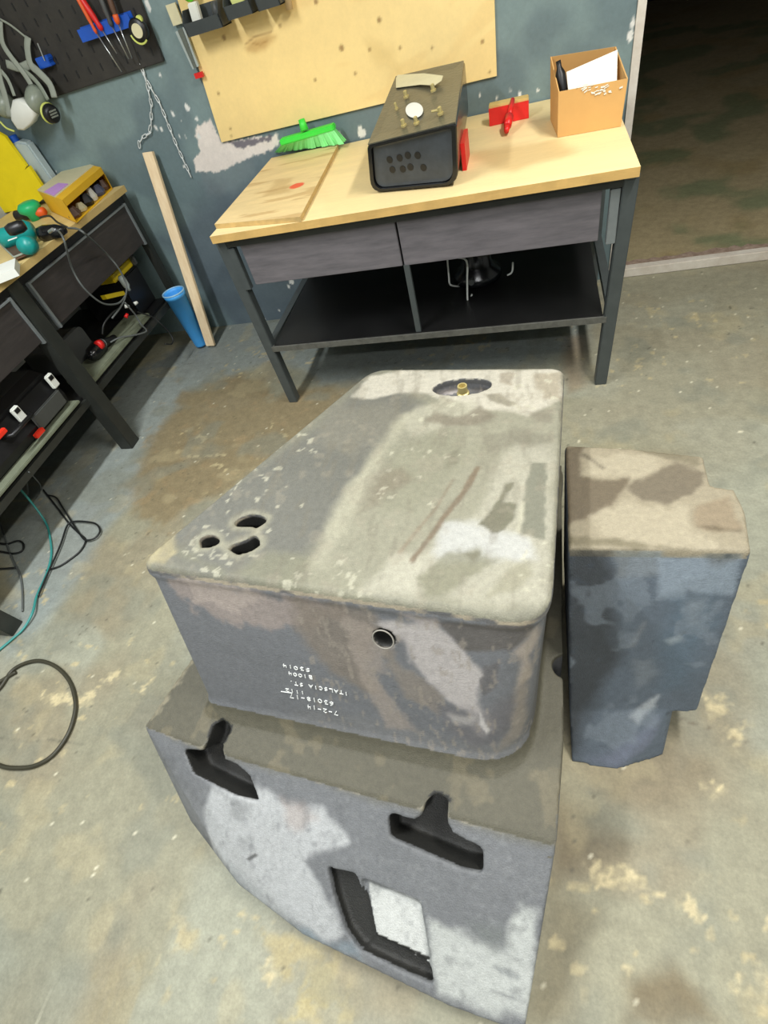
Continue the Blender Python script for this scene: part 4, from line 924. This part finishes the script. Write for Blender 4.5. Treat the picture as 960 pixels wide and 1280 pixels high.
# respirators
def dome(c, axis, r, h, n=18, sx=1.0):
    return MB().lathe(c, axis, [(r * math.cos(a), h * math.sin(a)) for a in [i * math.pi / 2 / 6 * .98 for i in range(7)]], n, sx)
def strap(l, Y0, Y1, w_): 
    n_ = len(l); return smooth_pts([ay(x, y, Y0 + (Y1 - Y0) * i / (n_ - 1)) for i, (x, y) in enumerate(l)], 4)
r1 = thing('respirator', 'respirator with black round filter ringed in lime, hanging from pegboard', 'respirator', ay(66, 140, .8), 'respirators hanging at top left')
r2 = thing('respirator', 'respirator with square white filter pad, leftmost on the wall', 'respirator', ay(20, 140, .8), 'respirators hanging at top left')
FY = .80
MB().tube(strap([(68, 122), (62, 105), (48, 90), (38, 80), (34, 60), (35, 46)], .80, .88, .01), .018, 8, flat=(0, -1, 0)).done('strap', M_strap, r1, True)
MB().tube(strap([(8, 80), (25, 85), (38, 80)], .84, .86, .01), .019, 8, flat=(0, -1, 0)).done('strap', M_strap, r1, True)
MB().tube(strap([(60, 125), (48, 105), (32, 90), (10, 78)], .81, .86, .01), .012, 8, flat=(0, -1, 0)).done('strap', M_maskgrey, r1, True)
c = ay(47, 122, .84); dome(c, (0, -1, -.3), .066, .085, sx=.8).done('face_piece', M_maskgrey, r1, True)
c = ay(60, 141, .80); ax_ = (ay(78, 146, .76) - c).normalized()
MB().lathe(c, ax_, [(.038, 0), (.046, .006), (.046, .012), (.040, .014)], 22).done('filter_ring', M_lime, r1, True)
MB().lathe(c + ax_ * .012, ax_, [(.040, 0), (.043, .01), (.038, .03), (.030, .034)], 22).done('filter', M_black, r1, True); fl_ = bpy.data.objects['filter']
b = MB(); cc = c + ax_ * .0475; side = ax_.cross(V((0, 0, 1))).normalized(); upv = side.cross(ax_)
for k in range(3):
    for i in range(7): b.obox(cc + side * ((i - 3) * .006) + upv * ((k - 1) * .012), side * .004, ax_ * .001, upv * .007)
b.done('filter_lettering', M_strap, fl_)
MB().tube(strap([(12, 146), (6, 120), (0, 100), (-4, 80)], .78, .84, .01), .017, 8, flat=(0, -1, 0)).done('strap', M_strap, r2, True)
MB().tube(strap([(18, 120), (10, 100), (-2, 85)], .80, .84, .01), .010, 8, flat=(0, -1, 0)).done('strap', M_strap, r2, True)
MB().tube(strap([(0, 26), (2, 50), (10, 66), (30, 92), (40, 108)], .88, .82, .01), .013, 8, flat=(0, -1, 0)).done('strap', M_strap, r2, True)
MB().tube(strap([(0, 24), (14, 32), (34, 48)], .88, .88, .01), .005, 8, flat=(0, -1, 0)).done('strap', M_strap, r2, True)
c = ay(8, 130, .84); dome(c, (0, -1, -.2), .065, .07, sx=.85).done('face_piece', M_maskgrey, r2, True)
cpts = [(16, 125), (24, 124), (38, 132), (44, 144), (40, 154), (30, 163), (22, 162), (14, 150), (13, 138)]
pad = [ay(x, y, .765) for x, y in cpts]; cc = sum(pad, V()) / len(pad)
MB().loft([[p + V((0, .045, 0)) for p in pad], pad, [cc + (p - cc) * .85 + V((0, -.008, 0)) for p in pad]]).done('filter_pad', M_white, r2, True)
MB().tube(strap([(0, 152), (8, 160), (18, 164)], .78, .78, .01), .005, 6).done('rim', M_lime, r2, True)

# chain on a nail, two strands
ch = thing('steel_chain', 'thin zinc steel chain hanging in two strands from the wall', 'chain', ay(178, 88, .9))
lk = MB(); Lh, Lw = .0145, .0068
lk.tube([V((Lw * math.cos(a), 0, Lh * math.sin(a) + (Lh * .35 if math.sin(a) > 0 else -Lh * .35))) for a in [i * 2 * math.pi / 10 for i in range(10)]],   .0025, 6, closed=True)
first = lk.done('link', mat('bright zinc link', (226, 230, 228), rough=.4, metal=.2, var=.05, bump=0), None, True); used = False
CY = WY - .012
def chain(l, y0=None):
    global used
    pts = [ay(x, y, CY) for x, y in l]; seg = []; tot = 0
    for a, b_ in zip(pts[:-1], pts[1:]): seg.append((tot, a, b_)); tot += (b_ - a).length
    step = .031; n_ = int(tot / step)
    for i in range(n_):
        s_ = (i + .5) * step
        for t0, a, b_ in seg:
            if t0 <= s_ <= t0 + (b_ - a).length + 1e-6:
                p = a.lerp(b_, (s_ - t0) / (b_ - a).length); d = (b_ - a).normalized(); break
        o = first if not used else first.copy()
        if used: C.objects.link(o)
        used = True
        q_ = V((0, 0, 1)).rotation_difference(d); rot = q_.to_matrix() @ Matrix.Rotation(math.radians(70 if i % 2 else 10), 3, 'Z')
        o.parent = ch; o.location = p - V(ch.location); o.rotation_euler = rot.to_euler()
chain([(175, 81), (183, 100), (200, 130), (220, 180), (241, 226)]); chain([(177, 84), (184, 106), (189, 130), (189, 155), (186, 167), (178, 172), (174, 180), (175, 190)])
MB().rod(ay(175, 80, WY - .022), ay(175, 80, WY - .001), .003).done('nail', M_chrome, ch)

# wooden batten leaning on the wall
b0, b1 = az(265, 434, 0), ay(185, 190, WY - .045)
t_ = (b1 - b0).normalized(); sd_ = V((0, -1, 0)).cross(t_).normalized(); fw = sd_.cross(t_).normalized()
b = MB(); h_ = .031
e = [sd_ * h_ + fw * .012, -sd_ * h_ + fw * .012, -sd_ * h_ - fw * .012, sd_ * h_ - fw * .012]
bt_ = [b0 + q_ + V((0, 0, .014)) for q_ in e]; tp_ = [b1 + q_ for q_ in e]
b.loft([bt_, tp_]); ba = b.done('wooden_batten', M_stick, None, bevel=.002); tag(ba, 'long pale wooden batten leaning against the wall below the chain', 'batten')
# blue plastic tube behind it
t0, t1 = az(249, 434, 0), None
bt = thing('blue_bucket', 'narrow light blue plastic bucket standing behind the wooden batten', 'bucket', az(249, 430, 0))
cb0 = V((-.868, .675, .002)); cb1 = V((-.868, .675, .375)); rt = .068
axv = cb1 - cb0; Lb = axv.length
MB().lathe(cb0 + V((0, 0, .012)), axv, [(.04, 0), (.043, .01), (rt - .004, Lb - .03), (rt, Lb - .03), (rt + .003, Lb), (rt - .003, Lb), (rt - .006, Lb - .02), (.036, .02)], 28).done('shell', M_lblue, bt, True)
MB().tube([cb1 + (axv.normalized().orthogonal().normalized() * math.cos(a) + axv.normalized().cross(axv.normalized().orthogonal().normalized()) * math.sin(a)) * (rt + .001) + axv.normalized() * .012 for a in [i * 2 * math.pi / 28 for i in range(28)]], .005, 6, closed=True).done('rim', mat('pale blue rim', (150, 196, 226), rough=.4, bump=0), bt, True)

# ================================================================== LEFT WORKBENCH
LX = -.93; LT = .95
lb = thing('side_workbench', 'long dark steel workbench with pale wood top along the left side', 'workbench', (-1.3, -.3, 0))
e_far, e_near = ax(156, 237, LX), V((LX, -1.72, LT))
def lfn(P):
    x = LX - P[:, 0] * .82; y = -1.72 + P[:, 1] * (.83 + 1.72); return np.column_stack([x, y, np.full(len(P), LT)])
slab_grid('tabletop', np.linspace(0, 1, 40)[::-1], np.linspace(0, 1, 100), lfn, (0, 0, .032), lambda P: (lambda q_: np.tile(lin((214, 190, 128)), (len(P), 1)) * (.88 + .2 * fbm(q_[:, 0] * 20, q_[:, 1] * 3, 12))[:, None])(lfn(P)), M_top, lb, (200, 172, 110))
for (xt, yt, xb, yb_, s_) in ((-.965, .80, -.965, .80, .045), (-.975, -.235, -.905, -.30, .08), (-.955, -1.50, -.855, -1.45, .07), (-1.68, .79, -1.68, .79, .05), (-1.68, -.25, -1.68, -.25, .05), (-1.68, -1.55, -1.68, -1.55, .05)):
    leg(xt, yt, xb, yb_, .917, M_steel2, lb, s_)
MB().box((-.955, -1.5, .885), (-.94, .77, .917)).done('front_rail', M_black, lb)
# drawers with light steel edges
for y0, y1 in ((-.16, .755), (-1.45, -.30)):
    MB().box((-.957, y0, .665), (-.94, y1, .872)).done('drawer_front', M_drawer2, lb, bevel=.002)
    for yy in (y0, y1): MB().box((-.952, yy - .006, .655), (-.93, yy + .006, .882)).done('edge_strip', M_light_steel, lb)
    MB().box((-.952, y0, .872), (-.932, y1, .879)).done('edge_strip', M_light_steel, lb)
MB().box((-1.66, -1.5, .33), (-.955, .70, .35)).done('shelf', M_blackboard, lb)
bb = MB(); s0_, s1_ = ax(190, 398, -.95), ax(110, 470, -.95)
bb.box((-1.12, -.2, .352), (-.94, .46, .378)); bb.done('shelf_board', M_shelf, lb, bevel=.004)
MB().box((-1.6, -1.5, .352), (-.93, -.36, .366)).done('shelf_board', M_shelf, lb, bevel=.003)
MB().box((-.962, -1.5, .30), (-.935, .77, .335)).done('shelf_rail', M_steel2, lb)

TZ2 = LT + .001
# yellow boards leaning on the wall
def yb(name, l, Y, m, label, cat, th=.02):
    ps = [ay(x, y, Y) for x, y in l]
    for p in ps: p.z = max(p.z, TZ2)
    return tag(MB().prism(ps, (0, th, 0)).done(name, m), label, cat)
yb('yellow_board', [(-30, 150), (6, 171), (33, 208), (26, 222), (45, 262), (0, 300), (-40, 330)], .80, M_yellow, 'larger bright yellow board leaning on the wall behind the tools', 'board')
yb('yellow_board', [(24, 218), (36, 208), (48, 226), (60, 244), (40, 262), (28, 275), (18, 250)], .77, M_yellow, 'smaller yellow board in front of the larger one', 'board')
# white jug
jg = thing('white_jug', 'tall white plastic jug with blue cap behind the yellow boards', 'jug', ay(45, 225, .87))
pj = [ay(x, y, .83) for x, y in [(13, 180), (22, 177), (33, 179), (70, 232), (62, 250), (40, 262)]]
MB().prism(pj, (0, .06, 0)).done('jug_body', mat('milky plastic', (176, 190, 192), rough=.4, var=.04, bump=0), jg, bevel=.01)
cj = ay(17, 174, .86); MB().lathe(cj + V((.004, 0, -.012)), (0, 0, 1), [(.024, 0), (.024, .026), (.02, .03)], 16).done('cap', M_blue, jg)

# open yellow display box with tools in it
yc = thing('yellow_box', 'open yellow cardboard box of small parts at far end of left bench', 'box', (-1.15, .6, TZ2))
fb0, fb1 = az(96, 279, TZ2), az(144, 233, TZ2)
fb1 = fb0.lerp(fb1, min(1, (.80 - fb0.y) / (fb1.y - fb0.y)))
hz = .105
_b = az(50, 248, TZ2 + hz); _a = az(83, 262, TZ2 + hz)
dep = V((_b.x - _a.x, _b.y - _a.y, 0)); nrm = dep.normalized()
A0, A1 = fb0, fb1; B0, B1 = A0 + dep, A1 + dep; Z = V((0, 0, hz))
dr = (A1 - A0)
MB().prism([A0, B0, B1, A1], (0, 0, .004)).done('base', M_yellow2, yc)
MB().prism([B0, B1, B1 + Z, B0 + Z], nrm * -.004).done('back_panel', M_yellow2, yc)
MB().prism([A0, B0, B0 + Z, A0 + Z], dr.normalized() * .004).done('side_panel', M_yellow2, yc)
MB().prism([A1, B1, B1 + Z, A1 + Z], dr.normalized() * -.004).done('side_panel', M_yellow2, yc)
MB().prism([A0 + Z * .74, A1 + Z * .74, A1 + Z, A0 + Z], nrm * .004).done('front_band', M_yellow2, yc)
MB().prism([A0 + Z, A1 + Z, A1 + Z + dep * .25, A0 + Z + dep * .25], (0, 0, .003)).done('top_flap', M_yellow2, yc)
lidm = MB().prism([A0 + Z + dep * .25, A1 + Z + dep * .25, B1 + Z, B0 + Z], (0, 0, .006)); lidm.done('lid_card', M_cream, yc)
MB().prism([A0 + Z + dep * .30 + V((0, 0, .0065)), A0.lerp(A1, .35) + Z + dep * .3 + V((0, 0, .0065)), A0.lerp(A1, .30) + Z + dep * .6 + V((0, 0, .0065)), A0 + Z + dep * .7 + V((0, 0, .0065))], (0, 0, .003)).done('lilac_print', M_purple, yc)
cont = [(.10, .085, M_brown, 'brown small part at near end inside the yellow box', .05), (.26, .07, M_cream, 'cream small part inside the yellow box', .04), (.42, .085, M_black, 'black small part in the middle of the yellow box', .055), (.58, .06, M_white, 'white packet inside the yellow box', .06), (.74, .09, mat('slate plastic', (78, 84, 110), rough=.5, bump=0), 'slate blue part inside the yellow box', .05), (.90, .07, M_brown, 'dark brown part at far end inside the yellow box', .05)]
for t, w_, m, lab_, h_ in cont:
    p = A0.lerp(A1, t) + dep * .12 + V((0, 0, .005)); d = dr.normalized(); a = random.uniform(-.6, .6)
    o = MB().lathe(p, V((0, 0, 1)) + d * a * .3, [(w_ * .35, 0), (w_ * .42, h_ * .3), (w_ * .3, h_ * .7), (w_ * .2, h_)], 6).done('small_part', m); tag(o, lab_, 'part', 'small parts in the yellow box')

def P_(x, y, h=0): return az(x, y, TZ2 + h)
# green cap / tape
g0_ = P_(38, 262, .05); o = MB().lathe(V((g0_.x, g0_.y, TZ2)), (0, 0, 1), [(.03, 0), (.035, .03), (.06, .05), (.06, .07), (.045, .085), (.02, .09)], 20).done('green_cap', mat('sea green plastic', (30, 176, 110), rough=.4, var=.05, bump=0), None, True); tag(o, 'sea green round plastic cap by the yellow boards', 'tub')
# black and orange tool
k0, k1 = P_(22, 270, .03), P_(55, 264, .03)
kt = thing('cutting_tool', 'short black and orange hand tool behind the teal grinder', 'tool', (k0.x, k0.y, TZ2))
MB().rod(k0, k0.lerp(k1, .5), .028, .024, 12).done('grip', M_black, kt, True); MB().rod(k0.lerp(k1, .5), k1, .024, .02, 12).done('barrel', M_orange, kt, True)
# teal grinder
gr = thing('grinder', 'teal and black power grinder on the left bench', 'power tool', P_(25, 300))
g = [P_(4, 296, .05), P_(44, 282, .05)]
bdy = MB(); c0, c1 = P_(2, 300, .055), P_(42, 286, .055)
bdy.lathe(c0, c1 - c0, [(.038, 0), (.046, .02), (.042, (c1 - c0).length * .5), (.048, (c1 - c0).length * .85), (.03, (c1 - c0).length)], 16); bdy.done('motor_housing', M_teal, gr, True)
MB().lathe(P_(30, 308, .05), P_(42, 305, .03) - P_(30, 308, .05), [(.034, 0), (.04, .025), (.036, .06), (.02, .075)], 14).done('gear_head', M_teal, gr, True)
pk = P_(20, 285, .11); MB().lathe(pk, (1, .6, 0), [(.02, -.04), (.026, -.02), (.026, .02), (.02, .04)], 12).done('handle_pad', M_black, gr, True)
h0_ = P_(38, 300, .05); MB().obox(P_(16, 299, .102), (.035, .02, 0), (.004, -.008, 0), (0, 0, .003)).done('badge', M_white, gr)
# black motor block and cable mass
k0, k1 = P_(50, 293, .03), P_(82, 287, .02)
bt2 = thing('black_drill', 'black power tool body between grinder and yellow box', 'power tool', k1)
MB().lathe(k0, k1 - k0, [(.03, 0), (.036, .03), (.03, (k1 - k0).length * .7), (.015, (k1 - k0).length)], 12).done('body', M_black_gloss, bt2, True)
MB().rod(P_(62, 290, .06), P_(66, 287, .07), .008).done('switch', M_chrome, bt2)
# white sheet and framed case
_c = P_(18, 336, .03); WB = [(_c.x, _c.y), (_c.x - .10, _c.y + .13), (_c.x - .34, _c.y - .05), (_c.x - .24, _c.y - .18)]
o = MB().prism([V((a, b_, TZ2)) for a, b_ in WB], (0, 0, .03)).done('white_box', M_white); o2 = o; tag(o, 'bright white flat box at left edge of the bench', 'box')
fr_ = thing('framed_case', 'dark case with pale frame lying between grinder and white box', 'case', P_(20, 315))
q4 = [P_(0, 306, .01), P_(17, 302, .01), P_(35, 319, .01), P_(20, 325, .01)]
MB().prism(q4, (0, 0, .012)).done('case_body', M_brown, fr_)
for i in range(4): MB().rod(q4[i] + V((0, 0, .013)), q4[(i + 1) % 4] + V((0, 0, .013)), .004, n=6).done('frame_bar', M_strap, fr_)
# cables over the bench edge
def cable(name, pts, r, m, label, cat='cable', group=None): return tag(MB().tube(smooth_pts(pts, 6), r, 7).done(name, m, None, True), label, cat, group)
cx = LX + .035
cable('cable', [P_(66, 287, .03), P_(72, 288, .03), az(80, 300, LT + .02), ax(90, 335, cx), ax(105, 360, cx), ax(128, 379, cx), ax(148, 379, cx), ax(158, 368, cx)], .005, M_greycable, 'grey power cable looping down over the bench front, nearest loop')
cable('cable', [P_(85, 285, .02), P_(96, 286, .02), az(106, 292, LT + .012), ax(130, 314, cx), ax(148, 335, cx), ax(158, 357, cx), ax(154, 378, cx), ax(140, 398, cx - .03)], .005, M_greycable, 'grey power cable hanging over the bench front, loop nearer the wall')
cable('cable', [P_(50, 272, .04), P_(62, 270, .05), P_(72, 278, .03), P_(84, 284, .02)], .005, M_rubber, 'short black cable lying on left bench top behind the grinder')

# lower shelf things, far bay
SZ = .353
def S_(x, y, h=0): return az(x, y, SZ + h)
tb = thing('toolbox', 'black toolbox with yellow lid on lower shelf by the wall', 'toolbox', (-1.15, .5, SZ))
tb0 = V((-1.30, .22, SZ)); 
MB().prism([(-1.02, .47, SZ), (-1.02, .69, SZ), (-1.35, .69, SZ), (-1.35, .47, SZ)], (0, 0, .225)).done('case', M_black, tb, bevel=.01)
lid0 = MB(); lid0.prism([(-1.03, .45, SZ + .227), (-1.03, .69, SZ + .227), (-1.34, .69, SZ + .227), (-1.34, .45, SZ + .227)], (0, 0, .05)); lid0.done('lid', M_toolyellow, tb, bevel=.006)
b = MB()
for i in range(8): b.box((-1.07 - i * .032, .47, SZ + .2775), (-1.058 - i * .032, .68, SZ + .284))
b.done('lid_ribs', M_black, tb)
MB().box((-1.03, .66, SZ + .227), (-1.005, .69, SZ + .284)).done('end_cap', M_greybox, tb, bevel=.005)
p = ax(152, 353, -1.0); bo = thing('clear_bottle', 'small clear bottle lying in front of the yellow lidded toolbox', 'bottle', p)
q0, q1 = ax(150, 345, -.985), ax(160, 360, -.985); MB().lathe(q0, q1 - q0, [(.012, 0), (.02, .012), (.02, .06), (.01, .075), (.01, .09)], 14).done('bottle_body', M_clear, bo, True)
q0, q1 = ax(132, 371, -1.0), ax(156, 366, -1.0); o = MB().prism([q0 + V((0, 0, -.014)), q1 + V((0, 0, -.012)), q1 + V((0, 0, .012)), q0 + V((0, 0, .010))], (-.03, 0, 0)).done('spirit_level', M_toolyellow); tag(o, 'short yellow spirit level on lower shelf of left bench', 'level')
for i, (x, y, m, l_) in enumerate([(156, 383, M_white, 'left white plug among the cables on the shelf'), (168, 380, M_white, 'right white plug among the cables on the shelf'), (157, 397, M_red, 'small dull red plug below the white plugs')]):
    p = ax(x, y, -.99); tag(MB().rod(p, p + V((.01, .02, .012 * (i - 1))), .011, .008, 10).done('plug', m, None, True), l_, 'plug', 'plugs among the cables')
# grey rounded box
q_ = [(-1.08, -.13), (-1.08, .07), (-1.35, .07), (-1.35, -.13)]
gp = roundpoly([V(a) for a in [(ax(88, 420, -1.1).y - .12, SZ + .002), (ax(88, 420, -1.1).y + .12, SZ + .002), (ax(88, 420, -1.1).y + .12, SZ + .17), (ax(88, 420, -1.1).y - .12, SZ + .17)]], .035, 5)
o = MB().prism([(-1.12, p.x, p.y) for p in gp], (-.25, 0, 0)).done('grey_case', M_greybox); tag(o, 'dark grey rounded case on lower shelf behind the bench leg', 'case')
# red capped black tool
p = ax(122, 432, -1.0); rcap = thing('red_capped_tool', 'black tool with bright red end cap on lower shelf', 'tool', p)
d = (ax(140, 424, -1.02) - p).normalized(); zc = max(p.z, SZ + .075); p.z = zc
MB().lathe(p, d, [(.02, 0), (.026, .006), (.026, .028), (.02, .03)], 16).done('red_cap', M_red, rcap, True)
MB().lathe(p + d * .03, d, [(.024, 0), (.024, .03), (.018, .1), (.02, .14)], 14).done('tool_body', M_black, rcap, True)
MB().lathe(p + d * .042, d, [(.0255, 0), (.0255, .005)], 14).done('silver_band', M_chrome, rcap)
tag(MB().lathe((-1.05, .12, SZ + .05), (.2, -1, .1), [(.03, 0), (.045, .05), (.04, .14), (.02, .18)], 12).done('black_drill', M_black_gloss, None, True), 'glossy black tool lying on the shelf behind the red capped one', 'tool')
cable('cable', [ax(150, 385, -.95), ax(140, 392, -.95), ax(130, 405, -.97), ax(128, 418, -.99)], .005, M_rubber, 'black cable drooping behind the shelf board in the far bay')
cable('cable', [ax(156, 378, -.93), ax(168, 392, -.925), ax(176, 405, -.92), ax(183, 414, -.92), ax(168, 419, -.93), ax(150, 422, -.96), ax(138, 428, -.99)], .005, M_greycable, 'grey cable looped over the dusty shelf board')
cable('cable', [ax(172, 390, -.93), ax(190, 396, -.92), ax(200, 404, -.90), ax(210, 414, -.89), ax(216, 424, -.88), ax(214, 430, -.88), ax(206, 430, -.89)], .0045, M_rubber, 'thin black cable end hanging off the shelf near the bucket')
# black tool case on near shelf
tc = thing('tool_case', 'black tool case with silver latches and red tabs on near lower shelf', 'case', (-1.05, -.6, .367))
CZ = .367
cA, cB = ax(102, 500, -.975), ax(0, 560, -.975)
y1c, y0c = -.36, -1.05
prof = [(-.98, CZ), (-.97, CZ + .05), (-.985, CZ + .10), (-1.0, CZ + .17), (-1.06, CZ + .20), (-1.38, CZ + .20), (-1.40, CZ)]
MB().loft([[(a, yy, b_) for a, b_ in prof] for yy in (y0c, y1c)]).done('case_body', M_black, tc, bevel=.012)
MB().prism([(-.97, -.62, CZ + .02), (-.962, -.62, CZ + .10), (-.962, -.40, CZ + .10), (-.97, -.40, CZ + .02)], (.015, 0, 0)).done('front_panel', M_greybox, tc, bevel=.006)
MB().tube([(-.985, -.78, CZ + .12), (-.93, -.76, CZ + .12), (-.93, -.62, CZ + .12), (-.985, -.60, CZ + .12)], .010, 8).done('handle', M_black, tc, True)
for (x, y) in ((64, 475), (22, 516)):
    p = ax(x, y, -.965)
    la_ = MB().box((-.975, p.y - .022, p.z - .04), (-.955, p.y + .022, p.z + .03)).done('latch', M_white, tc, bevel=.005)
    MB().box((-.9545, p.y - .014, p.z + .002), (-.9535, p.y + .014, p.z + .022)).done('latch_slot', M_black, la_)
for (x, y) in ((50, 541), (2, 542)):
    p = ax(x, y, -.95); MB().box((-.965, p.y - .03, p.z - .011), (-.945, p.y + .03, p.z + .011)).done('red_tab', mat('red orange tab', (232, 52, 30), rough=.5, bump=0), tc, bevel=.003)

# ================================================================== CABLES AND HOSES ON THE FLOOR
def F_(x, y, h=.006): return az(x, y, h)
cable('hose', [F_(x, y, .008) for x, y in [(-14, 872), (0, 860), (18, 836), (45, 826), (68, 832), (86, 850), (94, 874), (93, 895), (84, 920), (66, 944), (44, 957), (20, 960), (0, 957), (-20, 945), (-52, 925), (-68, 900), (-50, 880), (-18, 866), (0, 852), (20, 840)]], .0075, M_olive_hose, 'dark olive hose in one big loop on the floor, left edge', 'hose')
cable('hose', [az(-20, 566, .3), az(0, 586, .27), az(22, 608, .2), az(44, 634, .08), F_(58, 655, .008), F_(63, 675, .008), F_(64, 695, .008), F_(58, 718, .008), F_(46, 745, .012), F_(41, 765, .020), F_(30, 785, .010), F_(14, 800, .008), F_(-8, 818, .008)], .0052, M_teal_hose, 'teal air hose running down from the left bench to the floor', 'hose')
cable('cable', [F_(54, 612, .006)] + [F_(x, y) for x, y in [(60, 620), (74, 638), (86, 654), (98, 666), (107, 675), (101, 688), (88, 699), (74, 708), (58, 713)]], .0045, M_rubber, 'black cable on the floor ending in a long narrow bend')
cable('cable', [F_(x, y, .014) for x, y in [(60, 619), (70, 622), (78, 634), (90, 653), (100, 668), (107, 675), (118, 673), (125, 664), (120, 655), (106, 652), (92, 652), (84, 657), (76, 680), (66, 703), (56, 725), (48, 745)]], .0045, M_rubber, 'black cable on the floor making a small open loop')
cable('cable', [F_(x, y, .007) for x, y in [(-6, 640), (0, 655), (6, 672), (12, 690), (18, 704), (25, 718), (28, 740), (28, 764)]], .0042, M_greycable, 'thin grey cable running to the near bench foot')
cable('cable', [F_(x, y, .007) for x, y in [(-10, 710), (0, 711), (20, 710)]], .005, M_rubber, 'short straight black cable at left edge of the floor')
cable('cable', [F_(x, y, .007) for x, y in [(-12, 688), (4, 690), (18, 692), (28, 688), (29, 680), (22, 676), (8, 680), (-4, 678)]], .005, M_rubber, 'coiled black cable in the shade under left bench')
cable('cable', [az(14, 577, .34), az(22, 588, .30), az(32, 600, .22), az(35, 615, .05), F_(34, 620)], .0035, M_greycable, 'thin grey wire dropping from the near shelf, left one')
cable('cable', [az(36, 590, .33), az(42, 596, .26), az(50, 606, .12), F_(51, 612)], .0035, M_greycable, 'thin grey wire dropping from the near shelf, right one')
